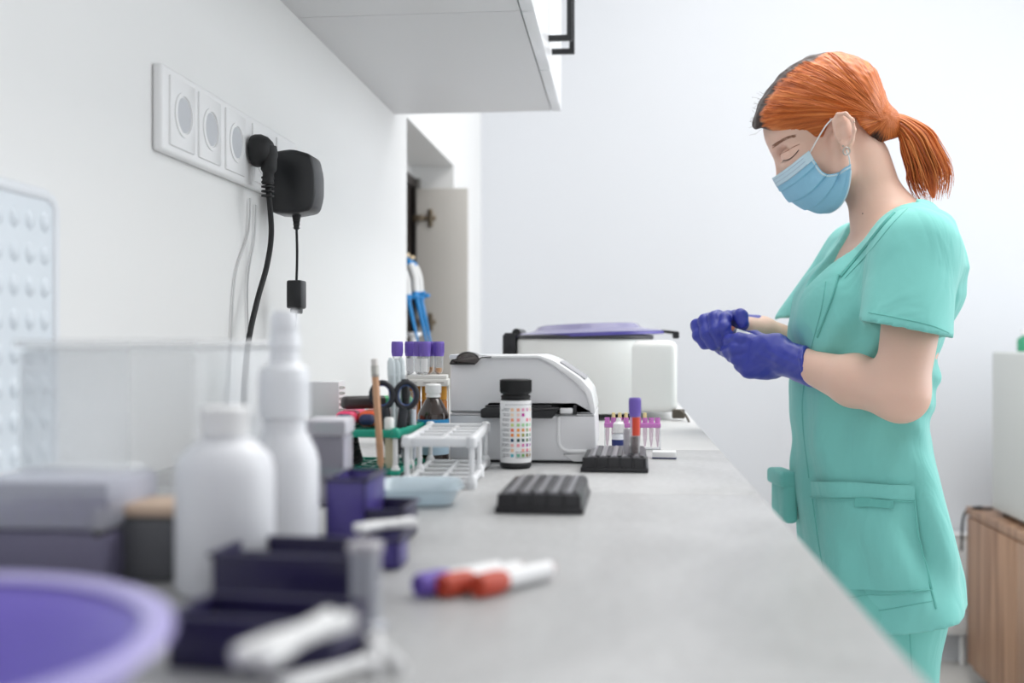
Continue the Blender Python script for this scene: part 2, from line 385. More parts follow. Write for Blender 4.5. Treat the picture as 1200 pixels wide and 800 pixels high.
MB().prism(rounded(outer + inner, .005, 3), -.0015, AD + .002, .001).build('cover_rim', rim_m, an)
low = [AP(527, 484.3), AP(698, 484.3), AP(699.5, 525), AP(695, 538), AP(688, 541 - 2.5), AP(527, 541 - 2.5)]
m = MB(); m.prism(rounded(low, [.001, .001, .01, .008, .004, .004]), 0, AD, .002); m.build('lower_body', body_m, an)
rec = rounded([AP(654, 486), AP(697, 486), AP(698, 529), AP(664, 529), AP(655, 521)], [.001, .001, .002, .012, .012])
rin = rounded([AP(658, 486), AP(697.5, 486), AP(697.5, 525), AP(667, 525), AP(659, 518)], [.001, .001, .002, .01, .01])
m = MB(); pts = [(x, -.001, z) for x, z in rounded([AP(655.5, 487), AP(655.5, 527), AP(697, 527.5)], [.0, .014, .0], 8)]
m.tube(pts, .0022, 8); m.prism(rounded([AP(660, 530), AP(699.5, 528), AP(696, 539), AP(672, 539)], .002), -.003, .01, .001)
m.build('corner_recess_rim', rim_m, an)
m = MB(); m.prism([AP(573, 472.5), AP(577, 472.5), AP(577, 475), AP(676, 475), AP(676, 484), AP(573, 484)], .006, .10); m.build('slot_lining', plastic_k, an)
m = MB(); x0, z0 = AP(566, 488); x1, z1 = AP(652, 476)
m.prism(rounded([(x0, z1 - .002), (x0, z0 + .001), (x0 + .003, z0), (x1 - .003, z0), (x1 + .006, z1), (x0 + .006, z1)], .0015), -.018, .05, .001)
m.box(((x0 + x1) / 2, .016, z1 + .001), (x1 - x0 - .008, .05, .002), .0008); m.build('strip_tray', plastic_k, an)
x2 = AP(673, 480)[0]; m = MB(); m.box(((x1 + x2) / 2 + .002, .004, AP(0, 480)[1]), (x2 - x1 - .006, .02, .006), .001); m.build('white_carrier', rim_m, an)
MB().box((AP(674.5, 480)[0], -.001, AP(0, 479)[1]), (.004, .006, .0115), .001).build('slot_bracket', plastic_k, an)
MB().prism([AP(527, 538.5), AP(686, 538.5), AP(682, 541), AP(527, 541)], .002, AD - .004).build('base_plate', plastic_k, an)
# domed smoky window on top
xk, zk = AP(544, 424)
dome = [AP(527.5, 425.5), AP(530, 421.5), AP(536, 420.5)] + [AP(549 + 13 * math.cos(a), 421 - 9 * math.sin(a)) for a in np.linspace(PI, .15, 10)] + [AP(563, 420), AP(558, 425.5)]
MB().prism(dome, -.004, .03, .0006).build('dome_window', clear('smoky_brown_window', '4A3C36', .42), an)
m = MB(); m.tube([(x, -.005, z) for x, z in [AP(528, 425.5), AP(531, 421), AP(536, 420.3)]] + [(x, -.005, z) for x, z in [AP(549 + 13 * math.cos(a), 421 - 9 * math.sin(a)) for a in np.linspace(PI, .1, 12)]] + [(x, -.005, z) for x, z in [AP(566, 418), AP(577, 417.5)]], .0008, 6)
m.tube([(x, -.005, z) for x, z in [AP(528, 425.8), AP(558, 425.8)]], .0009, 6); m.build('dome_rim', plastic_k, an)
m = MB(); P = rounded([AP(653, 425), AP(659, 427), AP(683, 446), AP(686, 452), AP(680, 447), AP(655, 429)], .002, 3)
m.box((.5 * (AP(655, 0)[0] + AP(686, 0)[0]), AD / 2, AP(0, 435.2)[1] + .0012), (.036, AD * .62, .002), .001, rot=Matrix.Rotation(math.atan2(21, 31), 3, 'Y')); m.build('key_strip', mat('grey_keys', 'A8A8AC', .4), an)

# --- clear case behind it
X, Y = -.235, 1.52
t = thing('clear_case', 'clear plastic lidded case standing behind the white analyser', 'case', onc(X, Y))
m = MB(); m.box((.04, 0, .058), (.09, .07, .112), .005); m.build('case_body', glassy, t)
MB().box((.04, 0, .118), (.096, .076, .007), .002).build('lid', clear('frosted_plastic', 'EDEFF2', .45, .3), t)

# --- test strip bottle
X, Y = xy(602.5, 550); R = .0175; Y += R
t = thing('test_strip_bottle', 'white test strip bottle with a colour chart label and black cap', 'bottle', onc(X, Y)); sc = .14 * F / 150 / F + .0 
u = (.14 * F / 150 + R) / F     # metres per pixel at the bottle's axis
H = 105 * u * .985
MB().lathe([(0, 0), (R - .002, 0), (R, .002), (R, .005), (R - .0008, .006), (R - .0008, H - .022), (R - .003, H - .02), (0, H - .02)]).build('bottle_body', plastic_k, t)
m = MB(); zz = H - .0205
prof = [(R - .0035, zz - .001), (R - .001, zz), (R - .001, zz + .0025), (R - .0028, zz + .003), (R - .0028, zz + .0045), (R - .0005, zz + .005)]
m.lathe(prof + [(R - .0002, H - .001), (R - .0015, H), (0, H)])
for k in range(48):
    a = 2 * PI * k / 48; m.box(((R - .0001) * math.cos(a), (R - .0001) * math.sin(a), (zz + H) / 2 + .003), (.0008, .001, H - zz - .0075), 0, Matrix.Rotation(a, 3, 'Z'))
m.build('cap', rubber_k, t)
lab = MB().lathe([(R - .0007, .0065), (R - .0001, .0068), (R - .0001, H - .0235), (R - .0007, H - .0232)], n=64).build('label', mat('label_paper', 'EFEFF0', .4), t)
chart = [['F2C9A6', 'EDAA8E', 'E8A0BC', 'D9A0C0'], ['F3DCC2', 'F0D3C8', 'C23A9C', None], ['F0A07A', 'F09C98', None, 'F08098'], ['CDD98A', 'A9D08A', 'A6D6A0', '84C48A'], ['F0744A', 'F09A3C', 'E0904A', '9CA86A'], ['F08A3C', 'EDA63A', '9C9A4A', '5C8A5A'], ['14385C', '1E4A44', '3A5A54', '5C7A4A'], ['F2B8B0', 'EE9CA8', 'D87EB0', 'A04A98'], ['F5CBA8', None, 'EFB0A0', 'E07A90'], ['5AB8C4', '7CC8A8', '86B86A', '9A7A34']]
cols = sorted({c for r in chart for c in r if c}); cm = [mat('pad_' + 'abcdefghijklmnopqrstuvwxyz'[i // 26] + 'abcdefghijklmnopqrstuvwxyz'[i % 26], c, .5) for i, c in enumerate(cols)] + [mat('label_ink', '5A5A60', .6)]
m = MB(); INK = len(cols)
def patch(m, th0, th1, z0, z1, mi, rr=R + .00012, n=3, cyl=None):
    m.grid([[(rr * math.sin(th0 + (th1 - th0) * i / n), -rr * math.cos(th0 + (th1 - th0) * i / n), z0 + (z1 - z0) * j) for j in (0, 1)] for i in range(n + 1)], mi)
ths = [-.12, .26, .58, .9, 1.2, 1.45]
for r, row in enumerate(chart):
    z = H - .033 - r * .00555
    for k, cc in enumerate(row):
        if cc: patch(m, ths[k] - .095, ths[k] + .095, z - .0017, z + .0017, cols.index(cc))
    if row[3]: patch(m, ths[4] - .06, ths[4] + .06, z - .0017, z + .0017, cols.index(row[3] if r % 2 else row[0]))
for cnt, (r, row) in enumerate(enumerate(chart)):
    z = H - .033 - r * .00555
    for dz in (.0010, -.0008):
        a = -.95 + .22 * ((r * 7 + (dz > 0) * 3) % 4) / 4
        while a < -.32:
            b = a + .05 + .05 * ((int(a * 100) + r) % 3) / 2; patch(m, a, min(b, -.28), z + dz - .00035, z + dz + .00035, INK, n=2); a = b + .022
for k in range(4):
    a = .1
    while a < 1.3:
        b = a + .07 + .05 * ((int(a * 50) + k) % 3) / 2; patch(m, a, b, .0125 + k * .0021 - .0003, .0125 + k * .0021 + .0003, INK, n=2); a = b + .025
for z in (H - .0275,):
    a = -.6
    while a < 1.4: patch(m, a, a + .09, z - .0003, z + .0003, INK, n=2); a += .15
for a in (-.95, -.8, -.7): patch(m, a, a + .07, .0125, .0133, INK, n=2)
m.build('colour_chart', cm, lab)

# --- black tube racks
blk = mat('black_glossy_foam', '1D1C20', .32); gry = mat('silver_grey_satin', '7C7B80', .28)
def rack(X0, Y0_, label, rz):
    t = thing('tube_rack', label, 'tube rack', onc(X0, Y0_), rz, 'low black tube racks')
    W, Dp, H = .0725, .119, .0158
    m = MB(); m.box((W / 2, Dp / 2, .0025), (W, Dp, .005), .001); 
    pr = [(.0012, .004), (.003, H), (W - .003, H), (W - .0012, .004)]
    m.prism(rounded(pr, .001, 2), .0012, Dp - .0012, .0008)
    for k in range(6):
        x = .0035 + (W - .007) * k / 5
        m.lathe([(0, 0), (.0016, 0), (.0012, H - .004), (0, H - .004)], (x, .0015, .004), 10)
    m.build('rack_body', blk, t)
    m = MB()
    for k in range(5):
        xc = .007 + (W - .014) * (k + .5) / 5
        n = 10; w_ = .0105
        m.prism([(xc - w_ / 2 + w_ * i / n, H - .0002 + .0022 * math.sin(PI * i / n)) for i in range(n + 1)] + [(xc + w_ / 2, H - .001), (xc - w_ / 2, H - .001)], .003, Dp - .003)
    m.build('ridge_plate', gry, t)
    m = MB()
    for k in range(10):
        for i in range(5):
            xc = .007 + (W - .014) * (i + .5) / 5 + .0054; m.box((xc - .0002, .010 + k * (Dp - .02) / 9, H + .0004), (.0058, .0098, .0034), .0008)
    m.build('slot_ribs', mat('dark_slot_plastic', '26252A', .3), t)
    return t
X, Y = xy(579.5, 601.5); rack(X, Y, 'low black rack on the worktop joint, the nearer of the two', math.radians(-1))
X, Y = xy(680, 553.3); rack(X, Y, 'low black rack, the farther of the two, with a purple-capped tube standing in it', math.radians(-1)); RKX, RKY = X, Y

# --- blood tubes: length L along +z from the cap's end
def blood_tube(name, label, cat, capm, L, R, cl, fill=None, fillm=None, grp=None, lbl=None, lm=None):
    t = thing(name, label, cat, (0, 0, 0), 0, grp)
    m = MB(); r2 = R * 1.22; m.lathe([(0, L + .0015), (R * .6, L + .0015), (R * .7, L + .004), (r2 * .94, L + .004), (r2, L + .003), (r2, L - cl + .004), (r2 * .93, L - cl), (R * 1.0, L - cl)], n=28)
    for k in range(20):
        a = 2 * PI * k / 20; m.box((r2 * math.cos(a), r2 * math.sin(a), L - cl / 2 + .003), (.0006, .0008, cl - .003), 0, Matrix.Rotation(a, 3, 'Z'))
    m.build('cap', capm, t)
    m = MB(); m.lathe([(0, 0), (R * .5, R * .18), (R * .85, R * .55), (R, R), (R, L - cl * .5)], n=24); m.build('glass', glassy, t)
    if fill:
        m = MB(); q = R - .0007; m.lathe([(0, .0006), (q * .5, R * .25), (q * .85, R * .6), (q, R), (q, fill), (0, fill)], n=20); m.build('contents', fillm, t)
    if lbl:
        m = MB(); th = lbl[2] if len(lbl) > 2 else PI
        n = 16; m.grid([[((R + .0002) * math.sin(-th + 2 * th * i / n), -(R + .0002) * math.cos(-th + 2 * th * i / n), z) for z in (lbl[0], lbl[1])] for i in range(n + 1)]); m.build('label', lm or MATS['label_paper'], t)
    return t
blood = mat('dark_blood', '4A1512', .3); redl = mat('red_label', 'D8472E', .4); serum = mat('amber_serum', 'C98A34', .3)
def place(t, p, axis, roll=0):
    q = Vector((0, 0, 1)).rotation_difference(Vector(axis).normalized()); t.rotation_mode = 'QUATERNION'; t.rotation_quaternion = q; t.location = p
t = blood_tube('blood_tube', 'purple-capped tube of dark blood standing upright in the farther black rack', 'sample tube', purple_cap, .060, .0053, .0165, .022, blood, None, (.023, .043, 1.1), redl)
pz = G(747.5, 549); t.location = (RKX + .0585, RKY + .030, CZ + .0145); t.rotation_euler = (0, 0, .5)
m = MB(); t2 = thing('clear_tube', 'thin clear tube standing just left of the purple-capped tube in the farther rack', 'sample tube', (RKX + .0495, RKY + .028, CZ + .0145))
MB().lathe([(0, 0), (.003, .001), (.0035, .004), (.0035, .030), (.003, .030), (.003, .004), (0, .0015)], n=16).build('tube_wall', clear('cloudy_tube', 'D8D5DA', .4), t2)

# three tubes lying in the foreground
def lying(cap_px, end_px, label, capm, lm, L=.062, R=.0052, fill=None, fm=None):
    z = CZ + R * 1.22; a = G(cap_px[0], cap_px[1], z); b = G(end_px[0], end_px[1], z); d = (a - b).normalized()
    t = blood_tube('blood_tube', label, 'sample tube', capm, L, R, .017, fill, fm, None, (.006, .044, 2.4), lm)
    place(t, Vector((a.x, a.y, z)) - d * (L + .002) + Vector((0, 0, .0003)), d); return t
lying((493, 686), (586, 667), 'purple-capped sample tube lying on the worktop, leftmost of three', purple_cap, MATS['label_paper'])
lying((521, 687), (604, 668), 'red-capped sample tube lying between the purple-capped tube and the other red-capped one', red_cap, MATS['label_paper'], fill=.03, fm=redl)
lying((562, 687), (634, 669), 'red-capped sample tube with white label lying on the worktop, rightmost of three', red_cap, MATS['label_paper'], fill=.014, fm=redl)

# --- blue dropper bottle
X, Y = xy(725, 527, .01)
t = thing('dropper_bottle', 'small dropper bottle with white cap and dark blue band behind the farther rack', 'bottle', onc(X, Y)); R = .0088
MB().lathe([(0, 0), (R - .001, 0), (R, .001), (R, .0175), (R - .001, .019), (.005, .021), (.0045, .023), (0, .023)], n=32).build('bottle_body', mat('hdpe_white', 'E4E7EC', .4), t)
MB().lathe([(R + .0002, .003), (R + .0003, .0125), (R - .0002, .0126)], n=32).build('blue_band', mat('blue_label', '1E2E74', .4), t)
m = MB(); m.lathe([(.0045, .0215), (.008, .0215), (.008, .033), (.0065, .0345), (.004, .036), (.003, .0405), (0, .041)], n=28)
for k in range(24):
    a = 2 * PI * k / 24; m.box((.008 * math.cos(a), .008 * math.sin(a), .027), (.0006, .0007, .011), 0, Matrix.Rotation(a, 3, 'Z'))
m.build('cap', plastic_w, t)

# --- pink strip rack with yellow capped tubes
X0, Y0_ = xy(731, 524); sp = .14 * F / 124 / F
X0 = G(708, 526).x; Yp = G(731, 526).y
pink = clear('pink_plastic', 'DE8AD8', .75, .25); t = thing('pink_tube_strip', 'pink strip holder of small clear tubes standing behind the farther black rack', 'tube strip', onc(X0, Yp))
m = MB(); W = .073; zb = .031
m.box((W / 2, 0, zb), (W, .010, .006), .001)
for k in range(9): m.lathe([(.0028, 0), (.0034, 0), (.0034, .008), (.0028, .008)], (.004 + k * (W - .008) / 8, 0, zb + .002), 12)
m.build('strip_bar', pink, t)
m = MB()
for x in (.001, W - .001): m.box((x, 0, .015), (.0016, .012, .030), .0004)
m.box((W / 2, 0, .0012), (W, .014, .002), .0005); m.build('stand', glassy, t)
ylw = mat('yellow_stopper', 'EBD9A0', .5)
for k in range(9):
    x = .004 + k * (W - .008) / 8
    c = MB().lathe([(0, .003), (.001, .0035), (.0022, .012), (.0027, .02), (.0027, zb + .001)], (x, 0, 0), 14).build('small_tube', clear('pinkish_tube', 'F2E2EC', .35), t)
    if k in (1, 2, 3, 5, 6): MB().lathe([(0, zb + .0165), (.0022, zb + .016), (.0028, zb + .002), (0, zb + .002)], (x, 0, 0), 14).build('stopper', ylw, t)
X, Y = xy(779, 538, .012)
t = thing('reagent_cassette', 'small flat white cassette lying right of the pink tube strip', 'cassette', onc(X, Y), math.radians(-3))
MB().box((0, 0, .0045), (.028, .022, .008), .001).build('shell', plastic_w, t); MB().box((0, -.0002, .001), (.0285, .0225, .0015), .0003).build('bottom_plate', mat('navy_edge', '3A4468', .4), t)

# --- centrifuge
cxp, cyp = -.072, 2.03; H0 = .012
t = thing('centrifuge', 'white bench centrifuge with translucent purple lid at the far end of the worktop', 'centrifuge', onc(cxp, cyp))
cw = mat('centrifuge_white', 'EFEFEC', .35)
def plan(k=0.0, n=60):
    out = []
    for i in range(n):
        a = 2 * PI * i / n; c, s = math.cos(a), math.sin(a)
        e = 2.0 / 2.6; x = .128 * abs(c) ** e * (1 if c > 0 else -1); y = .150 * abs(s) ** e * (1 if s > 0 else -1)
        out.append((x * (1 - k), y * (1 - k)))
    return out
def stack(m, rings):
    tt = bmesh.new(); R = []
    for k, z in rings: R.append([tt.verts.new((x, y, z)) for x, y in plan(k)])
    for a, b in zip(R[:-1], R[1:]):
        for i in range(len(a)): j = (i + 1) % len(a); tt.faces.new((a[i], a[j], b[j], b[i]))
    tt.faces.new(R[0]); tt.faces.new(R[-1]); bmesh.ops.recalc_face_normals(tt, faces=tt.faces[:]); m._add(tt, 0, False)
m = MB(); stack(m, [(.02, H0), (0, H0 + .004), (0, .139), (.012, .144), (.03, .145)]); m.build('housing', cw, t)
m = MB(); m.box((.118, 0, .078), (.10, .25, .128), .014, seg=4); m.build('control_panel', cw, t)
m = MB(); m.box((.169, -.035, .06), (.003, .09, .05), .001); m.build('keypad', mat('keypad_grey', 'C9CCD2', .4), t)
for i, (x, y) in enumerate(((-.09, -.085), (.075, -.095), (-.09, .09), (.075, .095))):
    MB().lathe([(0, 0), (.020, 0), (.022, .004), (.022, H0 + .002), (0, H0 + .002)], (x, y, 0), 20).build('foot', rubber_k, t)
m = MB(); stack(m, [(-.01, .1445), (-.012, .147), (-.010, .1505), (.02, .152)]); g = m.build('gasket', mat('gasket_grey', '3C3B40', .5), t)
lid = MB(); tt = Matrix.Rotation(math.radians(-1.5), 4, 'Y')
lid.lathe([(.150, .0), (.152, .003), (.145, .006), (.118, .0085), (.108, .012), (.102, .018), (.09, .0205), (.05, .0215), (0, .0218)], (0.006, 0, .1525), 56, rot=Matrix.Rotation(math.radians(-2.0), 3, 'Y'), sx=.93)
l_ = lid.build('lid', clear('violet_lid', '9C98BE', .38, .12), t)
m = MB(); m.lathe([(.146, .003), (.154, .002), (.154, -.003), (.146, -.003)], (0.006, 0, .1525), 56, rot=Matrix.Rotation(math.radians(-2.0), 3, 'Y'), sx=.93); m.build('lid_rim', mat('violet_rim', '5A52A0', .35), l_)
m = MB(); m.box((-.137, -.05, .132), (.026, .034, .042), .003); m.box((-.140, .05, .132), (.026, .034, .042), .003); m.box((-.132, 0, .153), (.03, .13, .006), .002)
m.lathe([(0, 0), (.006, 0), (.006, .003), (0, .003)], (-.134, -.069, .122), 14, Matrix.Rotation(PI / 2, 3, 'X')); m.lathe([(.0, 0), (.008, 0), (.008, .12), (0, .12)], (-.125, -.06, .156), 14, Matrix.Rotation(-PI / 2, 3, 'X'))
m.build('hinge', plastic_k, t)
m = MB(); m.box((.150, 0, .1585), (.05, .03, .006), .0028, rot=Matrix.Rotation(math.radians(6), 3, 'Y')); m.box((.171, 0, .152), (.012, .032, .014), .003); m.build('latch', plastic_k, t)
MB().box((.1695, .03, .118), (.003, .012, .014), .001).build('release_button', mat('dull_red', '8E4A4A', .4), t)
q = Vector((cxp, cyp, CZ))
m = MB(); a = G(786, 488); m.tube(spline([Vector((.165, -.11, .016)), Vector((.175, -.12, .017)), at(797, 481, 1.88) - q, at(803, 486, 1.86) - q, at(807.5, 495, 1.85) - q, at(809, 510, 1.85) - q, at(810, 560, 1.85) - q], 26), .0022, 8); m.box((.170, -.113, .0115), (.022, .02, .016), .002); o = m.build('cable', mat('dull_brown_cord', '5B5348', .5)); o.location = q; tag(o, 'thin brown power cord drooping over the worktop edge beside the centrifuge', 'cord')

# --- white tube rack (six posts)
X, Y = -.143, 1.005
def wire_rack(name, label, X, Y, rz, W, Dp, H, m1, m2, nx, ny, top=.006, pr=.0026, fill=True):
    t = thing(name, label, 'tube rack', onc(X, Y), rz)
    def frame(z0, th, holes):
        m = MB(); e = .006
        m.box((-W / 2, 0, z0), (W, e, th), .0015); m.box((-W / 2, Dp, z0), (W, e, th), .0015); m.box((0, Dp / 2, z0), (e, Dp, th), .0015); m.box((-W, Dp / 2, z0), (e, Dp, th), .0015)
        if holes:
            for i in range(1, nx): m.box((-W * i / nx, Dp / 2, z0), (.004, Dp, th * .6), .0006)
            for j in range(1, ny): m.box((-W / 2, Dp * j / ny, z0), (W, .006, th * .6), .0006)
        for x in (0, -W):
            for y in (0, Dp): m.lathe([(0, -th / 2), (.0052, -th / 2), (.0055, 0), (.005, th / 2), (.003, th / 2 + .002), (0, th / 2 + .0022)], (x, y, z0), 16)
        return m
    frame(H - top / 2, top, True).build('top_frame', m1, t); frame(.0035 + .002, .005, True).build('bottom_frame', m1, t)
    for x in (0, -W):
        for y in (0, Dp / 2, Dp):
            m = MB(); m.lathe([(0, .0), (pr * 1.9, 0), (pr * 1.9, .009), (pr * 1.2, .0125), (pr, .013), (pr, H - top), (0, H - top)], (x, y, 0), 14); m.build('post', m2, t)
    return t
wire_rack('white_rack', 'milky white open tube rack with thin posts between the green rack and strip bottle', X, Y, math.radians(3), .062, .175, .0485, milky, milky, 2, 5, top=.009)

# --- green tube rack and what it holds
gx, gy = -.232, 1.075
GR = wire_rack('green_rack', 'green tube rack with white posts holding pencil, scissors and pens', gx, gy, math.radians(-4), .105, .115, .049, green_p, plastic_w, 6, 5, top=.008)
# pencil
a = at(447, 553, 1.06); b = at(438.5, 420, 1.06); b = Vector((b.x, b.y, b.z)); a.z = CZ + .009
t = thing('pencil', 'plain wooden pencil with a metal ferrule leaning in the green rack', 'pencil'); d = b - a; L = d.length; place(t, a, d)
MB().lathe([(0, 0), (.0032, .010), (.0036, .0105), (.0036, L - .017), (0, L - .017)], n=6).build('shaft', mat('pencil_wood', 'C99B78', .5), t)
m = MB(); m.lathe([(.0036, L - .018), (.0040, L - .017), (.0038, L - .014), (.0040, L - .012), (.0038, L - .009), (.004, L - .007), (0, L - .007)], n=18); m.build('ferrule', metal, t)
MB().lathe([(.0035, L - .008), (.0034, L - .001), (.0025, L), (0, L)], n=16).build('eraser', mat('eraser_white', 'D9D4D0', .6), t)
# scissors
t = thing('scissors', 'black-handled scissors with navy-lined finger rings upright in the green rack', 'scissors', at(462, 470, 1.13) - Vector((0, 0, .0)))
t.rotation_euler = (0, 0, YAW); zb_ = CZ + .012 - t.location.z
u = 1.13 / F
for sgn in (-1, 1):
    m = MB(); cx = sgn * 14 * u; cz = 7 * u
    ring = [(cx + .0113 * math.cos(q), .0 + sgn * .0012, cz + .0135 * math.sin(q)) for q in np.linspace(0, 2 * PI, 28, endpoint=False)]
    m.tube(ring, .0030, 10, closed=True)
    m.tube(spline([(cx - sgn * .004, sgn * .0012, cz - .012), (sgn * .0075, sgn * .0012, -.02), (sgn * .006, sgn * .0012, -.045), (sgn * .001, sgn * .0012, -.058)], 12), [.0042] * 4 + [.005] * 4 + [.0045] * 8, 10) if False else None
    m.tube(spline([(cx - sgn * .003, sgn * .0012, cz - .013), (sgn * .0085, sgn * .0012, -.018), (sgn * .0065, sgn * .0012, -.04), (sgn * .002, sgn * .0012, -.055)], 12), .0052, 10)
    h = m.build('handle', mat('scissor_black', '20222A', .4), t)
    m = MB(); m.tube([(cx + .0090 * math.cos(q), sgn * .0012, cz + .0112 * math.sin(q)) for q in np.linspace(0, 2 * PI, 28, endpoint=False)], .0013, 8, closed=True); m.build('ring_lining', mat('ring_blue', '2F4F92', .4), h)
    m = MB(); m.prism([(sgn * .006, -.05), (-sgn * .004, -.05), (-sgn * .002, zb_ + .004), (0, zb_), (sgn * .003, zb_ + .012)], sgn * .0012 - .0007, sgn * .0012 + .0007); m.build('blade', metal, t)
# slim items in the rack
def stick(name, label, cat, px, y0, y1, D, r, m1, m2=None, px1=None, capl=.02, n=16):
    a = at(px, y1, D); a.z = CZ + .009; b = at(px1 if px1 is not None else px, y0, D); t = thing(name, label, cat); d = b - a; L = d.length; place(t, a, d)
    MB().lathe([(0, 0), (r * .6, .001), (r, .006), (r, L - capl), (0, L - capl)], n=n).build('barrel', m1, t)
    MB().lathe([(r * .5, L - capl - .001), (r * 1.15, L - capl), (r * 1.15, L - .002), (r * .9, L), (0, L)], n=n).build('cap', m2 or m1, t); return t
stick('marker_pen', 'white-capped marker standing at the front right corner inside the green rack', 'pen', 456, 489, 555, 1.10, .0045, mat('beige_barrel', 'C9BFA4', .5), mat('cap_white', 'EDEDEA', .4), capl=.012)
stick('ballpoint_pen', 'slim black pen standing behind the scissors in the green rack', 'pen', 477, 444, 550, 1.16, .0042, plastic_k, plastic_k, 475)
stick('thermometer', 'clear thermometer with white scale standing at the right of the green rack', 'thermometer', 484, 458, 550, 1.165, .0036, mat('scale_white', 'DEE2EC', .3), glassy, 484)
for i, (x, lb) in enumerate(((458, 'clear plastic pipette in the green rack, left of three'), (464, 'clear plastic pipette in the green rack, middle of three'), (470, 'clear plastic pipette in the green rack, right of three'))):
    a = at(x + (3 - i) * 1.5, 545, 1.15 + i * .006); a.z = CZ + .009; b = at(x, 419 + (i % 2) * 2, 1.15 + i * .006); d = b - a; L = d.length
    t = thing('transfer_pipette', lb, 'pipette'); place(t, a, d)
    MB().lathe([(.0012, 0), (.0022, .03), (.003, L * .6), (.0028, L - .045)], n=14).build('stem', clear('cloudy_pipette', 'DDE5E8', .5, .2), t)
    MB().lathe([(.0028, L - .046), (.0042, L - .042), (.0044, L - .01), (.004, L - .004), (.002, L), (0, L)], n=14).build('bulb', MATS['cloudy_pipette'], t)
# highlighters on the rack's left side
def highlighter(label, px, py, D, m1, L=.05, rz=0, r=(.011, .0075)):
    t = thing('highlighter', label, 'highlighter', at(px, py, D), YAW + rz)
    MB().box((0, L / 2, 0), (r[0] * 2, L, r[1] * 2 ), .006, seg=4).build('barrel', m1, t)
    MB().box((0, -.006, -.0), (r[0] * 1.55, .016, r[1] * 1.45), .005, seg=4).build('end_plug', mat('navy_plug', '2A3058', .4), t); return t
zt = CZ + .0495 + .0082
for nm, px, c in (('pink highlighter lying on the green rack, left of the orange one', 404, 'F0507A'), ('orange highlighter lying on the green rack beside the pencil', 431, 'F0683C')):
    h = highlighter(nm, px, 490, 1.13, mat('hl_' + nm.split()[0], c, .35, sub=.1), L=.09, r=(.0108, .0078)); h.location.z = zt
t = thing('highlighter', 'green highlighter with a black cap lying across the pink and orange ones', 'highlighter', at(404, 478, 1.15), YAW + math.radians(-62)); t.location.z = zt + .0162
MB().box((0, .022, 0), (.017, .05, .014), .005, seg=4).build('cap', mat('cap_dark', '3A3536', .45), t)
MB().box((0, .055, .0005), (.016, .045, .0125), .005, seg=4).build('barrel', mat('hl_green', '4FB97A', .4), t)
# black pouch under the highlighters, inside the rack
t = thing('coiled_cable', 'black coiled cable lying inside the green rack below the highlighters', 'cable', (gx - .072, gy + .05, CZ + .010))
m = MB()
for k in range(7):
    m.tube([((.023 - .0008 * k) * math.cos(q), (.028 - .0012 * k) * math.sin(q), .0018 + k * .0036 + .0006 * math.sin(3 * q + k)) for q in np.linspace(0, 2 * PI, 30, endpoint=False)], .0023, 8, closed=True)
m.tube(spline([(.02, .0, .012), (.0, -.026, .014), (-.02, -.02, .018), (-.024, .0, .022)], 12), .0021, 8); m.build('coils', rubber_k, t)

# --- amber bottle
X, Y = xy(504.5, 546, .0175); R = .0178
t = thing('amber_bottle', 'small brown glass bottle with white screw cap and blue label', 'bottle', onc(X, Y))
MB().lathe([(0, 0), (R - .002, 0), (R, .002), (R, .056), (R - .001, .059), (.009, .0735), (.0076, .075), (.0076, .079), (0, .079)]).build('bottle_body', mat('amber_glass', '2C1C16', .12, coat=.5), t)
m = MB(); m.lathe([(.0074, .0765), (.0084, .0765), (.0084, .079), (.0076, .0795), (.0076, .0805), (.0088, .081), (.0088, .0905), (.0078, .0915), (0, .0915)], n=32)
for k in range(30):
    a = 2 * PI * k / 30; m.box((.0088 * math.cos(a), .0088 * math.sin(a), .0858), (.0007, .0007, .008), 0, Matrix.Rotation(a, 3, 'Z'))
m.build('cap', plastic_w, t)
lb = MB().lathe([(R - .0001, .012), (R + .0002, .0122), (R + .0002, .0515), (R - .0001, .0517)]).build('label', mat('pale_blue_label', 'BFD9EA', .4), t)
MB().lathe([(R + .0001, .044), (R + .0004, .0441), (R + .0004, .0515), (R + .0001, .0517)]).build('blue_stripe', mat('bright_blue', '2E90C8', .4), lb)

# --- amber vials with a white rack on top and purple capped tubes
D0 = 1.42; X0 = at(480, 440, D0).x; yv = D0 * math.cos(YAW) + .0
def w_at(px, D): return at(px, 400, D)
for k, (px, dd, lb) in enumerate(((486, 0, 'amber reagent vial under the white tray, leftmost in the row'), (501, .0, 'amber reagent vial under the white tray, directly behind the brown bottle'), (517, 0, 'amber reagent vial under the white tray, nearest the analyser'))):
    p = w_at(px, D0 + .03); t = thing('reagent_vial', lb, 'vial', onc(p.x, p.y)); R = .0082
    MB().lathe([(0, 0), (R, .001), (R, .058), (R * .8, .062), (0, .062)], n=28).build('vial_body', mat('amber_liquid', 'A8641A', .15, coat=.4), t)
    m = MB(); m.lathe([(R * .7, .061), (R * .95, .061), (R * .95, .0796), (0, .0796)], n=28)
    m.build('cap', mat('ochre_cap', 'C68A28', .4), t)
p = w_at(502, D0 + .03); t = thing('tube_tray', 'white plastic tube tray raised on top of the amber vials', 'tube rack', (p.x, p.y, CZ + .0802), YAW)
m = MB(); wt = .056; m.box((0, 0, .0045), (wt, .05, .009), .0012); m.box((0, -.0002, .0115), (wt - .004, .046, .006), .0008)
for x in (-wt / 2 + .0008, wt / 2 - .0008): m.box((x, .012, -.040), (.0014, .018, .080), .0003)
m.build('tray', mat('tray_offwhite', 'E4E2DE', .4), t); TZ = CZ + .0802 + .0148
m = MB()
for k in range(3): m.box((-.018 + k * .018, -.0255, .005), (.010, .001, .0012), 0)
m.build('tray_slots', mat('slot_grey', 'B5B2AE', .5), t)
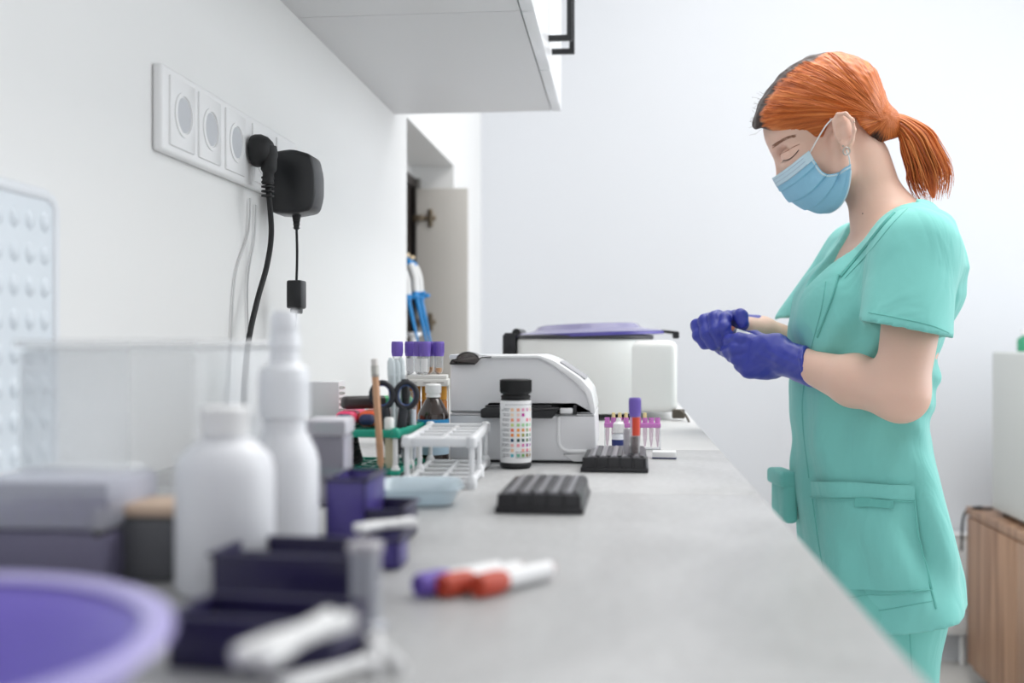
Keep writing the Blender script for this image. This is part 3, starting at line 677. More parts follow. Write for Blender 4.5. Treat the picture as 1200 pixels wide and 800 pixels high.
for i, (px, dd, fl) in enumerate(((465.5, .022, .0), (481, .018, .0), (491, -.004, .0), (503, .018, .010), (498, -.012, .0), (514, .006, .009))):
    p = w_at(px, D0 + .03 + dd); lbs = ('leftmost of the row on the white tray, beside the wall', 'second from the wall on the white tray', 'on the white tray, behind the pipettes in the green rack', 'on the white tray with amber serum, in the back of the row', 'on the white tray, front middle with a white label', 'on the white tray with amber serum, rightmost of the row')
    pxs = [465.5, 480, 488, 497, 500, 514]
    t = blood_tube('capped_tube', 'purple-capped tube ' + lbs[i], 'sample tube', purple_cap, .041, .0062, .016, fl or None, serum, 'purple-capped tubes on the tray', (.004, .022, .8) if not fl else None, MATS['label_paper'])
    if i == 0: p = w_at(465.5, D0 + .024)
    t.location = (p.x, p.y, TZ); 
# tray must also carry the leftmost tube
p = w_at(467, D0 + .03); t = thing('tube_block', 'white block at the wall under the leftmost purple-capped tubes', 'tube rack', (p.x, p.y, CZ + .0002), YAW)
MB().box((0, -.004, .0472), (.020, .036, .0944), .002).build('block', MATS['tray_offwhite'], t)

# --- pipettes on a stand inside the recess
blue_p = mat('pipette_blue', '1E8AD0', .3); pw = mat('pipette_white', 'E8E8E6', .35)
t = thing('pipette_stand', 'white stand holding the pipettes in the wall recess', 'stand', (-.525, 2.64, CZ + .0002))
MB().lathe([(0, 0), (.055, 0), (.055, .006), (.05, .012), (.012, .02), (.009, .03), (.009, .15), (.022, .155), (.022, .163), (0, .163)], n=36).build('stand_body', plastic_w, t)
def pipette(label, bx, top_, D):
    a = at(bx[0], bx[1], D); b = at(top_[0], top_[1], D); d = b - a; t = thing('pipette', label, 'pipette'); place(t, a, d); L = d.length
    MB().lathe([(0, 0), (.0022, .001), (.0042, .04), (.006, L * .48), (.0075, L * .52), (.0075, L * .56), (0, L * .56)], n=20).build('shaft', blue_p, t)
    m = MB(); z0 = L * .52; z1 = L * .88
    m.tube(spline([(0, 0, z0), (.002, 0, z0 + (z1 - z0) * .3), (.006, 0, z0 + (z1 - z0) * .6), (.002, 0, z1)], 12), [.010, .0105, .011, .0105, .0105, .0105, .010, .010, .0105, .0105, .011, .0105, .0105], 18); m.build('grip', pw, t)
    m = MB(); m.box((.010, 0, z0 + .004), (.030, .014, .010), .004, seg=3); m.lathe([(.006, L * .50), (.0115, L * .51), (.012, L * .56), (.0105, L * .58)], n=20); m.build('ejector', blue_p, t)
    m = MB(); m.lathe([(.0100, z1 - .002), (.0105, z1 + .006), (.006, z1 + .012), (.004, z1 + .013), (.004, L - .006), (0, L - .006)], n=18); m.build('collar', blue_p, t)
    MB().lathe([(.003, L - .010), (.0075, L - .008), (.0078, L - .002), (.006, L), (0, L)], n=18).build('plunger_button', mat('pipette_button', 'E8CFA8', .4), t); return t
pipette('blue and white pipette in the wall recess, the left one cut by the wall edge', (490, 402), (467, 303), 2.57)
pipette('blue and white pipette with cream button in the wall recess, middle of three', (500, 402), (476.5, 297), 2.62)
pipette('blue and white pipette in the wall recess, the right one leaning to the door', (505, 404), (482, 300), 2.70)

# --- notebook and boxes by the wall
p = w_at(381, 1.2); t = thing('notebook', 'white notepad with a wire coil along its edge, standing by the wall', 'notebook', onc(p.x, p.y + .02), YAW)
m = MB(); m.box((-.003, 0, .0473), (.034, .045, .0944), .001); m.build('pages', mat('paper_white', 'E3E3E5', .6), t)
m = MB()
for k in range(14): m.tube([(.0165 + .0035 * math.cos(q), -.02, .006 + k * .0063 + .001 * math.sin(q)) for q in np.linspace(0, 2 * PI, 10, endpoint=False)], .0007, 6, closed=True)
m.build('wire_coil', metal, t)
p = w_at(386, .93); t = thing('sample_box', 'cloudy clear lidded box between the white squeeze bottles and the green rack', 'box', onc(p.x, p.y), YAW)
MB().box((0, 0, .030), (.034, .05, .058), .003).build('box_body', greycl, t); MB().box((0, 0, .066), (.037, .053, .014), .003).build('lid', clear('cloudy_lid', 'CFCDD4', .6, .3), t)

# --- clear dish
p = G(470, 590); t = thing('weighing_dish', 'shallow clear dish in front of the green rack', 'dish', onc(p.x + .012, p.y + .012), .2)
tt = bmesh.new()
m = MB(); 
def sq(k, z, n=36):
    o = []
    for i in range(n):
        a = 2 * PI * i / n; c, s = math.cos(a), math.sin(a); e = .45
        o.append(((.040 * k) * abs(c) ** e * (1 if c > 0 else -1), (.045 * k) * abs(s) ** e * (1 if s > 0 else -1), z))
    return o
m.grid([sq(.01, .001) + [sq(.01, .001)[0]], sq(.7, .001) + [sq(.7, .001)[0]], sq(.78, .002) + [sq(.78, .002)[0]], sq(.93, .014) + [sq(.93, .014)[0]], sq(1.0, .0155) + [sq(1.0, .0155)[0]]], thick=.0008); m.build('dish_shell', clear('bluish_clear', 'DCE9F0', .4), t)

# --- violet open trays
def tray(label, px, py, W, Dp, H, D=None, rz=0, mt=None, base=0, div=0):
    p = G(px, py); t = thing('staining_tray', label, 'tray', (p.x, p.y, CZ + .0002 + base), rz)
    m = MB(); th = .0018
    m.box((0, Dp / 2, .001), (W, Dp, .002), .0005)
    for x in (-W / 2 + th / 2, W / 2 - th / 2): m.box((x, Dp / 2, H / 2), (th, Dp, H), .0005)
    for y in (th / 2, Dp - th / 2): m.box((0, y, H / 2), (W, th, H), .0005)
    m.build('tray_body', mt or violet, t)
    m = MB()
    for x in (-W / 2, W / 2): m.box((x, Dp / 2, H), (.004, Dp + .004, .0022), .0008)
    for y in (0, Dp): m.box((0, y, H), (W + .004, .004, .0022), .0008)
    m.build('rim', navy, t)
    for k in range(div):
        d = MB().box((0, Dp * (k + 1) / (div + 1), H * .45), (W - .004, .0014, H * .8), .0003).build('divider', navy, t)
    return t
tray('violet open tray beside the bottles, the one farthest back', 405, 640, .028, .06, .045, mt=violet)
tray('violet open tray in front of the clear dish, nearest the loose white clip', 446, 640, .030, .055, .024, mt=navy, base=0.0)
tray('small violet open tray under the white clip, nearer than the others', 443, 668, .026, .028, .018, mt=violet)
tray('dark navy open tray in the blurred foreground, right of the bottles', 330, 722, .075, .052, .030, mt=navy, rz=-.05, div=2)
tray('dark navy open tray at the front, just right of the purple lid', 292, 790, .075, .040, .022, mt=navy, rz=-.1, div=1)

# --- white clips
def clip(label, p, rz, sc=1, mt=plastic_w):
    t = thing('plastic_clip', label, 'clip', p, rz)
    for s in (-1, 1):
        m = MB(); m.tube(spline([(-.028 * sc, s * .006 * sc, .004 * sc), (-.01 * sc, s * .004 * sc, .005 * sc), (.006 * sc, s * .001 * sc, .005 * sc), (.03 * sc, s * .005 * sc, .005 * sc)], 16), .0034 * sc, 10, flat=1.2); m.build('arm', mt, t)
    m = MB(); m.tube([(0.0 + .006 * sc * math.cos(q), .006 * sc * math.sin(q), .006 * sc) for q in np.linspace(0, 2 * PI, 16, endpoint=False)], .0018 * sc, 8, closed=True); m.build('spring', mt, t)
    return t
pp = G(452, 622, CZ + .019); clip('white plastic clip resting on the small violet trays', (pp.x, pp.y, CZ + .0195), .75, .72)
pp = G(352, 760, CZ + .03); clip('white plastic clip in the blurred foreground, left of two', (pp.x, pp.y - .005, CZ + .0312), 1.25, .9)
pp = G(445, 775); clip('white plastic clip in the blurred foreground, right of two', onc(pp.x, pp.y), 2.0, .8)
pp = G(385, 800); clip('white plastic clip at the bottom edge, between the other two', onc(pp.x, pp.y), .9, .75)
# clear tall cuvette
pp = G(428, 735); t = thing('glass_cylinder', 'small clear measuring cylinder in the blurred foreground', 'cylinder', onc(pp.x, pp.y))
MB().lathe([(0, 0), (.011, 0), (.011, .002), (.0075, .004), (.0075, .036), (.0085, .038), (.0068, .037), (.0068, .004), (0, .003)], n=28).build('glass', clear('grey_glass', 'C8CAD2', .45), t)
MB().lathe([(.0072, .037), (.0088, .0372), (.0088, .041), (.0075, .042), (0, .042)], n=24).build('stopper', MATS['cloudy_tube'], t)

# --- big squeeze bottles
sq_m = mat('squeeze_white', 'E4E5E9', .4, sub=.2, subc=(1, 1, 1))
p = G(243, 702); t = thing('squeeze_bottle', 'white squeeze bottle with a short cap, nearer and left of the pair', 'bottle', onc(p.x, p.y + .026)); R = .0275
MB().lathe([(0, 0), (R - .002, 0), (R, .003), (R, .066), (R - .002, .075), (R - .010, .083), (.011, .086), (.011, .089)], n=44).build('bottle_body', sq_m, t)
m = MB(); m.lathe([(.010, .087), (.0135, .087), (.0132, .102), (.012, .103), (0, .103)], n=32)
for k in range(32): a = 2 * PI * k / 32; m.box((.0134 * math.cos(a), .0134 * math.sin(a), .095), (.0007, .0008, .012), 0, Matrix.Rotation(a, 3, 'Z'))
m.build('cap', plastic_w, t)
p = G(322, 655); t = thing('squeeze_bottle', 'tall white wash bottle with a nozzle, farther and right of the pair', 'bottle', onc(p.x - .0, p.y + .02)); R = .0225
MB().lathe([(0, 0), (R - .002, 0), (R, .003), (R, .060), (R - .002, .068), (.0155, .078), (.014, .080), (.014, .095)], n=44).build('bottle_body', sq_m, t)
m = MB(); m.lathe([(.0145, .090), (.0165, .090), (.0165, .118), (.0155, .122), (.010, .126), (.0095, .134), (.011, .136), (.0095, .146), (0, .146)], n=36)
for k in range(32): a = 2 * PI * k / 32; m.box((.0164 * math.cos(a), .0164 * math.sin(a), .103), (.0008, .0009, .022), 0, Matrix.Rotation(a, 3, 'Z'))
c = m.build('cap', mat('frosted_white', 'E9EBEF', .3), t)
m = MB(); m.lathe([(.0085, .145), (.0095, .147), (.0088, .158), (.0075, .160), (0, .160)], n=24); m.build('nozzle', MATS['frosted_white'], c)
p = w_at(292, .86); t = thing('round_lid', 'clear round plastic lid standing on edge behind the squeeze bottles', 'lid', (p.x, p.y, CZ + .0452), YAW)
m = MB(); m.lathe([(0, .001), (.036, .001), (.0385, .002), (.0395, .010), (.041, .011), (.041, .012), (.038, .012), (.036, .004), (0, .003)], (0, 0, .0), 44, Matrix.Rotation(PI / 2, 3, 'X')); m.build('lid_shell', clear('milky_clear', 'EEF0F2', .38, .25), t)
t.location.z = CZ + .0415
# clear box with lid behind, against the wall
p = w_at(215, .72); t = thing('clear_box', 'large clear plastic box standing by the wall behind the squeeze bottles', 'box', onc(p.x - .03, p.y + .03), 0)
MB().box((0, 0, .068), (.12, .16, .135), .006).build('box_body', clear('faint_clear', 'F0F2F4', .12, .2), t); MB().box((0, 0, .1385), (.124, .164, .005), .002).build('lid', clear('faint_lid', 'F4F5F6', .16, .2), t)

# --- left foreground: dark block, clear box with violet caps, cap stick
p = G(165, 683); t = thing('heating_block', 'dark grey block with a beige top in the blurred left foreground', 'block', onc(p.x, p.y + .02))
MB().box((0, 0, .019), (.042, .04, .037), .002).build('block_body', mat('dark_grey_block', '55565A', .5), t); MB().box((0, 0, .0415), (.043, .041, .007), .002).build('top_plate', mat('beige_plate', 'CDB49E', .5), t)
p = G(124, 690); t = thing('marker_stand', 'black upright marker with a white tip beside the dark grey block', 'pen', onc(p.x - .004, p.y + .003))
MB().lathe([(0, 0), (.0048, 0), (.0048, .033), (0, .033)], n=20).build('barrel', plastic_k, t); MB().lathe([(.0035, .0325), (.0045, .033), (.004, .044), (0, .045)], n=20).build('tip', MATS['eraser_white'], t)
p = G(55, 688); t = thing('tip_box', 'cloudy clear tip box with a hinged lid at the left edge', 'box', onc(p.x - .005, p.y + .03))
MB().box((0, 0, .016), (.085, .065, .031), .003).build('box_base', mat('violet_grey', '6C6880', .4), t)
MB().box((0, 0, .0465), (.087, .067, .029), .005).build('lid', clear('tip_lid', 'C9CAD6', .5, .2), t)
for i in range(6):
    for j in range(4): MB().lathe([(0, .0), (.0042, 0), (.0042, .012), (0, .012)], (-.034 + i * .0136, -.023 + j * .0153, .032), 12).build('tip', mat('tip_violet', '7467A8', .4), t)
p = G(180, 600); t = thing('slide_box', 'flat white lidded slide box by the wall behind the dark grey block', 'box', onc(p.x - .10, p.y + .0))
MB().box((0, 0, .013), (.14, .09, .025), .003).build('box_body', mat('offwhite', 'DAD9D8', .4), t); MB().box((0, 0, .031), (.144, .094, .010), .003).build('lid', plastic_w, t)

# --- purple bowl at the bottom left
t = thing('purple_bowl', 'wide shallow purple bowl out of focus at the bottom left corner', 'bowl', onc(-.243, .305))
t.scale = (1, 1, .88)
out = [(0, 0), (.055, 0), (.06, .002), (.085, .030), (.094, .045), (.098, .049), (.100, .0500), (.0995, .052), (.094, .052), (.086, .047), (.078, .038), (.055, .012), (0, .010)]
MB().lathe(out[:7], n=64).build('outer_wall', mat('lavender', 'A79CDA', .35), t)
MB().lathe(out[6:], n=64).build('inner_wall', mat('deep_lavender', '7464C4', .35), t)
MB().lathe([(.093, .050), (.0985, .0495), (.1015, .051), (.101, .0535), (.095, .0545), (.091, .052)], n=64).build('rim', mat('pale_lavender', 'BDB4EA', .3), t)

# ------------------------------------------------------------------ right side: cabinet, appliance, radiator
wood = bpy.data.materials.new('walnut_laminate'); wood.use_nodes = True; n = wood.node_tree.nodes; L = wood.node_tree.links; b = n['Principled BSDF']
tc = n.new('ShaderNodeTexCoord'); mp = n.new('ShaderNodeMapping'); mp.inputs['Scale'].default_value = (14, 14, .5); L.new(tc.outputs['Object'], mp.inputs[0])
nz = n.new('ShaderNodeTexNoise'); nz.inputs['Scale'].default_value = 3.0; nz.inputs['Detail'].default_value = 6; nz.inputs['Distortion'].default_value = .3; L.new(mp.outputs[0], nz.inputs['Vector'])
r = n.new('ShaderNodeValToRGB'); e = r.color_ramp.elements; e[0].position = .32; e[0].color = lin('7E5A44'); e[1].position = .68; e[1].color = lin('BC9678'); L.new(nz.outputs['Fac'], r.inputs[0]); L.new(r.outputs[0], b.inputs['Base Color']); b.inputs['Roughness'].default_value = .45
sD = 3.45; k = sD / F; wz = CAM.z - 193 * k
p = at(1133, 593, sD); WC = (p.x, p.y)
t = thing('wooden_cabinet', 'low walnut-brown cabinet at the right edge of the photo', 'cabinet', (WC[0], WC[1], 0)); Ln = 1.35; Wd = .62
m = MB(); m.box((Wd / 2 + .012, -Ln / 2 - .01, wz / 2 + .01), (Wd - .004, Ln - .02, wz - .05), .001); m.build('carcass', wood, t)
MB().box((Wd / 2 + .003, -Ln / 2, wz - .013), (Wd + .012, Ln, .026), .0015).build('top_board', wood, t)
MB().box((Wd / 2 + .02, -Ln / 2, .03), (Wd - .06, Ln - .06, .06)).build('plinth', plastic_k, t)
for kk in range(3): 
    d = MB().box((.003, -.02 - (kk + .5) * (Ln - .04) / 3, wz / 2 + .015), (.018, (Ln - .04) / 3 - .003, wz - .09), .001).build('cabinet_door', wood, t)
sB = 3.3; kb = sB / F; bx = at(1162, 589, sB)
t = thing('white_appliance', 'pale grey-white boxy appliance standing on the walnut cabinet', 'appliance', (bx.x, bx.y, wz + .0002)); Hb = 190 * kb
m = MB(); m.box((.26, -.25, Hb / 2 + .008), (.52, .50, Hb - .016), .008, seg=3); m.build('housing', mat('appliance_white', 'CFD2CE', .4), t)
MB().box((.26, -.502, Hb / 2 + .01), (.48, .012, Hb - .06), .006).build('front_door', mat('appliance_door', 'DADCD8', .35), t)
for x in (.04, .48):
    for y in (-.04, -.46): MB().lathe([(0, 0), (.018, 0), (.018, .012), (0, .012)], (x, y, 0), 16).build('foot', rubber_k, t)
m = MB(); q = Vector((bx.x, bx.y, wz))
m.tube(spline([Vector((.04, .012, .05)), Vector((.02, .04, .012)), Vector((-.03, .08, .0045)), at(1150, 594, 3.42) - q, at(1134, 597, 3.464) - q, at(1128, 612, 3.48) - q, at(1127, 645, 3.485) - q], 30), .004, 8); o = m.build('cable', rubber_k); o.location = q; tag(o, 'black power cord hanging over the far end of the walnut cabinet', 'cord')
gp = at(1197, 398, 3.25); t = thing('green_bottle', 'small green bottle on top of the pale appliance, at the frame edge', 'bottle', (gp.x + .012, gp.y, wz + .0002 + Hb))
MB().lathe([(0, 0), (.022, 0), (.024, .002), (.024, .035), (.02, .042), (.011, .046), (.011, .05)], n=28).build('bottle_body', mat('bottle_green', '3C9A74', .3), t); MB().lathe([(.010, .049), (.0135, .05), (.0135, .068), (0, .069)], n=24).build('cap', plastic_w, t)
# radiator
rt = CAM.z - 222 * 3.62 / F
rx = at(1138, 600, 3.62).x
t = thing('radiator', 'white panel radiator on the back wall beside the walnut cabinet', 'radiator', (rx - .44, BY - .075, 0))
m = MB(); zz0 = .10
m.box((.23, 0, (zz0 + rt) / 2), (.46, .012, rt - zz0 - .02), .004); m.box((.23, .05, (zz0 + rt) / 2), (.46, .01, rt - zz0 - .02), .004)
for k in range(12): m.box((.021 + k * .038, -.007, (zz0 + rt) / 2), (.022, .008, rt - zz0 - .06), .0035)
m.build('panel', plastic_w, t)
m = MB(); m.box((.23, .025, rt - .006), (.46, .07, .010), .002)
for x in (.003, .457): m.box((x, .025, (zz0 + rt) / 2), (.006, .07, rt - zz0 - .02), .001)
m.build('grille', plastic_w, t)
m = MB(); 
for x in (.06, .40): m.tube([(x, .025, zz0 + .02), (x, .025, -.0)], .008, 10)
m.build('pipe', plastic_w, t)
# ------------------------------------------------------------------ the person
DP = 1.5625
BE = math.atan(420 / F); R0 = DP / math.cos(BE)      # she stands to the right of the lens axis: local y runs along the line of sight to her
def K0(px, py, w=0.0):
    tx = (px - 600) / F; D = (R0 + w) / (tx * math.sin(BE) + math.cos(BE))
    return np.array([D * (tx * math.cos(BE) - math.sin(BE)), R0 + w, D * (400 - py) / F + CAM.z])
O = K0(1020, 400); O[2] = 0.0
def K(px, py, w=0.0): return K0(px, py, w) - O
def proj(x, y, z):
    x = x + O[0]; y = y + O[1]; cx_ = x * math.cos(BE) + y * math.sin(BE); D = -x * math.sin(BE) + y * math.cos(BE)
    return 600 + cx_ / D * F, 400 - (z - CAM.z) / D * F
LF = FW * math.cos(BE) + RT * math.sin(BE); LR = RT * math.cos(BE) - FW * math.sin(BE)
pos = LR * O[0] + LF * O[1]
person = thing('person', 'red-haired person in mint scrubs, blue mask and purple gloves, looking down at her hands', 'person', (pos.x, pos.y, 0), YAW - BE)

class Field:
    def __init__(s, lo, hi, h):
        s.h = h; s.lo = np.array(lo, dtype=np.float32); n = np.ceil((np.array(hi) - np.array(lo)) / h).astype(int) + 1
        s.X = (s.lo[0] + h * np.arange(n[0], dtype=np.float32))[:, None, None]
        s.Y = (s.lo[1] + h * np.arange(n[1], dtype=np.float32))[None, :, None]
        s.Z = (s.lo[2] + h * np.arange(n[2], dtype=np.float32))[None, None, :]
        s.d = np.full(tuple(n), 1.0, dtype=np.float32)
    def cap(s, a, b, ra, rb):
        a = np.array(a, dtype=np.float32); b = np.array(b, dtype=np.float32); v = b - a; L2 = float(v @ v) + 1e-12
        dx, dy, dz = s.X - a[0], s.Y - a[1], s.Z - a[2]
        t = np.clip((dx * v[0] + dy * v[1] + dz * v[2]) / L2, 0, 1)
        return np.sqrt((dx - t * v[0]) ** 2 + (dy - t * v[1]) ** 2 + (dz - t * v[2]) ** 2) - (ra + (rb - ra) * t)
    def ell(s, c, r, R=None):
        dx, dy, dz = s.X - float(c[0]), s.Y - float(c[1]), s.Z - float(c[2])
        if R is not None:
            u, v, w_ = (R[0][0] * dx + R[0][1] * dy + R[0][2] * dz), (R[1][0] * dx + R[1][1] * dy + R[1][2] * dz), (R[2][0] * dx + R[2][1] * dy + R[2][2] * dz)
        else: u, v, w_ = dx, dy, dz
        k = np.sqrt((u / r[0]) ** 2 + (v / r[1]) ** 2 + (w_ / r[2]) ** 2)
        k2 = np.sqrt((u / r[0] ** 2) ** 2 + (v / r[1] ** 2) ** 2 + (w_ / r[2] ** 2) ** 2) + 1e-9
        return k * (k - 1) / k2
    def add(s, d, k=0.01): s.d = smin(s.d, d, k); return s
    def sub(s, d, k=0.004): s.d = -smin(-s.d, d, k); return s
    def mesh(s):
        Fd = s.d; ins = Fd < 0
        n = np.zeros(tuple(x - 1 for x in Fd.shape), dtype=np.int8)
        for i in (0, 1):
            for j in (0, 1):
                for k in (0, 1): n += ins[i:Fd.shape[0] - 1 + i, j:Fd.shape[1] - 1 + j, k:Fd.shape[2] - 1 + k]
        act = (n > 0) & (n < 8); idx = np.argwhere(act); vid = np.full(n.shape, -1, dtype=np.int64); vid[act] = np.arange(len(idx))
        C = np.array([(i, j, k) for i in (0, 1) for j in (0, 1) for k in (0, 1)])
        val = np.stack([Fd[idx[:, 0] + c[0], idx[:, 1] + c[1], idx[:, 2] + c[2]] for c in C], 1)
        acc = np.zeros((len(idx), 3)); cnt = np.zeros(len(idx))
        for a in range(8):
            for b in range(a + 1, 8):
                if np.abs(C[a] - C[b]).sum() != 1: continue
                m_ = (val[:, a] < 0) != (val[:, b] < 0); t = val[:, a] / np.where(m_, val[:, a] - val[:, b], 1)
                acc += np.where(m_[:, None], C[a] + t[:, None] * (C[b] - C[a]), 0); cnt += m_
        V = (idx + acc / cnt[:, None]) * s.h + s.lo
        faces = []
        for ax in range(3):
            o = [1 if q == ax else 0 for q in range(3)]
            A_ = ins[:Fd.shape[0] - o[0], :Fd.shape[1] - o[1], :Fd.shape[2] - o[2]]; B_ = ins[o[0]:, o[1]:, o[2]:]
            e = np.argwhere(A_ != B_); b_, c_ = [q for q in range(3) if q != ax]
            lim = vid.shape; ok = (e[:, b_] > 0) & (e[:, c_] > 0) & (e[:, b_] < lim[b_]) & (e[:, c_] < lim[c_]); e = e[ok]
            f = []
            for (p, q) in ((1, 1), (0, 1), (0, 0), (1, 0)):
                g = e.copy(); g[:, b_] -= p; g[:, c_] -= q; f.append(vid[g[:, 0], g[:, 1], g[:, 2]])
            f = np.stack(f, 1); fl = A_[e[:, 0], e[:, 1], e[:, 2]]
            if ax == 1: fl = ~fl
            f[~fl] = f[~fl][:, ::-1]; faces.append(f)
        return V, np.concatenate(faces)
def smin(a, b, k):
    if k <= 0: return np.minimum(a, b)
    h = np.clip(k - np.abs(a - b), 0, None) / k
    return np.minimum(a, b) - h * h * k * .25
def sstep(a, b, x):
    t = np.clip((x - a) / (b - a), 0, 1); return t * t * (3 - 2 * t)
def mesh_obj(name, V, Fc, m, parent, sm=1):
    # a light smoothing pass removes grid steps
    V = V.copy(); E = np.concatenate([Fc[:, [0, 1]], Fc[:, [1, 2]], Fc[:, [2, 3]], Fc[:, [3, 0]]])
    for _ in range(sm):
        for lam in (.5, -.52):
            s_ = np.zeros_like(V); c = np.zeros(len(V))
            np.add.at(s_, E[:, 0], V[E[:, 1]]); np.add.at(s_, E[:, 1], V[E[:, 0]]); np.add.at(c, E[:, 0], 1); np.add.at(c, E[:, 1], 1)
            V += lam * (s_ / np.maximum(c, 1)[:, None] - V)
    me = bpy.data.meshes.new(name); me.vertices.add(len(V)); me.vertices.foreach_set('co', V.astype(np.float32).ravel())
    me.loops.add(len(Fc) * 4); me.loops.foreach_set('vertex_index', Fc.ravel().astype(np.int32))
    me.polygons.add(len(Fc)); me.polygons.foreach_set('loop_start', np.arange(0, len(Fc) * 4, 4, dtype=np.int32))
    try: me.polygons.foreach_set('loop_total', np.full(len(Fc), 4, dtype=np.int32))
    except Exception: pass
    me.polygons.foreach_set('use_smooth', np.ones(len(Fc), dtype=bool)); me.update(calc_edges=True); me.validate()
    return link(name, me, m, parent), V

def skin_material():
    m = mat('skin', 'E6BFAC', .5, sub=.12, subc=(1, .35, .2), bump=.05, bscale=300); return m
skin = skin_material()

# head frame (profile): forward and up in the picture plane, metres
TL = math.radians(30); s1 = DP / F
Rf = [(-math.cos(TL), 0, -math.sin(TL)), (0, 1, 0), (-math.sin(TL), 0, math.cos(TL))]
def skull(f, g=0.0):
    return f.ell(K(958, 125), (66 * s1 + g, .070 + g, 53 * s1 + g), Rf)
# torso frame
TA = math.radians(22); TF = np.array([-math.cos(TA), -math.sin(TA)]); TS = np.array([math.sin(TA), -math.cos(TA)])
#   py    cx    p(front-back)  q(half width)
SEC = [(236, 1056, 0.03, 0.04), (250, 1056, 0.038, 0.08), (270, 1052, 0.052, 0.12), (290, 1044, 0.068, 0.145), (320, 1039.5, 0.0869, 0.158), (350, 1029.0, 0.0948, 0.16), (380, 1019.0, 0.0954, 0.158), (420, 1011.5, 0.0903, 0.152), (460, 1007.0, 0.0861, 0.148), (500, 1005.0, 0.0824, 0.15), (540, 1008.0, 0.0839, 0.16), (580, 1014.0, 0.087, 0.17), (640, 1023.5, 0.0915, 0.178), (700, 1032.5, 0.0965, 0.182), (740, 1034.5, 0.0965, 0.182)]
def torso(f, g=0.0, n=2.3, ztop=None, zbot=None, folds=False):
    z = f.Z[0, 0, :]; zs = np.array([K(1030, r[0])[2] for r in SEC])[::-1]
    def I(c): return np.interp(z, zs, np.array([r[c] for r in SEC], dtype=float)[::-1]).astype(np.float32)
    cx = (np.interp(z, zs, np.array([K(r[1], r[0])[0] for r in SEC])[::-1])).astype(np.float32); p = I(2) + g; q = I(3) + g
    x = f.X - cx[None, None, :]; y = f.Y
    a = x * TF[0] + y * TF[1]; b = x * TS[0] + y * TS[1]
    rho = ((np.abs(a) / p[None, None, :]) ** n + (np.abs(b) / q[None, None, :]) ** n) ** (1 / n)
    d = (rho - 1) * np.minimum(p, q)[None, None, :] * .95
    if ztop is not None: d = -smin(-d, -(f.Z - ztop) + 0 * d, .03)
    if zbot is not None: d = np.maximum(d, zbot - f.Z)
    return d, a, b

# joints
SHn = K(1072, 296, -.145); ELn = K(1055, 462, -.205); WRn = K(942, 427, -.085); HAn = K(905, 414, -.05)
SHf = K(1006, 300, .145); ELf = K(975, 425, .21); WRf = K(893, 388, .10)
# ---- body
f = Field(K(790, 560, 0) * [1, 0, 1] + [0, -.30, .0], K(1160, 60, 0) * [1, 0, 1] + [.03, .30, .03], .0027)
print('body grid', f.d.shape)
t_, _, _ = torso(f, -.008, ztop=K(1030, 243)[2], zbot=K(1030, 550)[2]); f.add(t_, 0)
f.add(f.cap(K(1050, 276, 0), SHn, .040, .040), .03); f.add(f.cap(K(1046, 276, 0), SHf, .040, .040), .03)
f.add(f.cap(K(1036, 252, 0), K(1052, 285, 0), .036, .05), .03)
f.add(f.cap(SHn + [.008, 0, 0], ELn, .041, .032), .015); f.add(f.cap(ELn, K(1000, 446, -.15), .0325, .0335), .02); f.add(f.cap(K(1000, 447, -.15), WRn, .0335, .0215), .01); f.add(f.cap(WRn, HAn, .021, .022), .01)
f.add(f.cap(SHf, ELf, .042, .034), .015); f.add(f.cap(ELf, WRf, .033, .0225), .015); f.add(f.cap(WRf, K(872, 387, .06), .022, .022), .01)
f.add(f.cap(K(1012, 190, 0), K(1034, 258, 0), .037, .040), .02)
def headparts(f, fine=False):
    f.add(skull(f), .015)
    f.add(f.ell(K(932, 156), (.042, .056, .036), Rf), .02)          # forehead
    f.add(f.ell(K(938, 186), (.033, .050, .040), Rf), .015)        # mid face
    f.add(f.cap(K(912, 176, -.02), K(912, 176, .02), .006, .006), .012)  # brow ridge
    f.add(f.ell(K(942, 194, -.029), (.022, .018, .020), Rf), .02); f.add(f.ell(K(942, 194, .029), (.022, .018, .020), Rf), .02)
    f.add(f.cap(K(915, 186), K(916, 208), .006, .0085), .010)        # nose
    f.add(f.cap(K(920, 212, -.008), K(920, 212, .008), .0065, .0065), .008)
    f.add(f.cap(K(935, 214), K(948, 232), .016, .011), .015)
    for s_ in (-1, 1):
        f.add(f.cap(K(948, 230, s_ * .010), K(984, 202, s_ * .042), .011, .012), .02)
        f.add(f.cap(K(984, 202, s_ * .042), K(984, 165, s_ * .052), .012, .014), .02)
    f.add(f.ell(K(960, 190), (.042, .046, .042), Rf), .02)
    f.add(f.cap(K(992, 152), K(1008, 205), .037, .034), .02)
headparts(f)
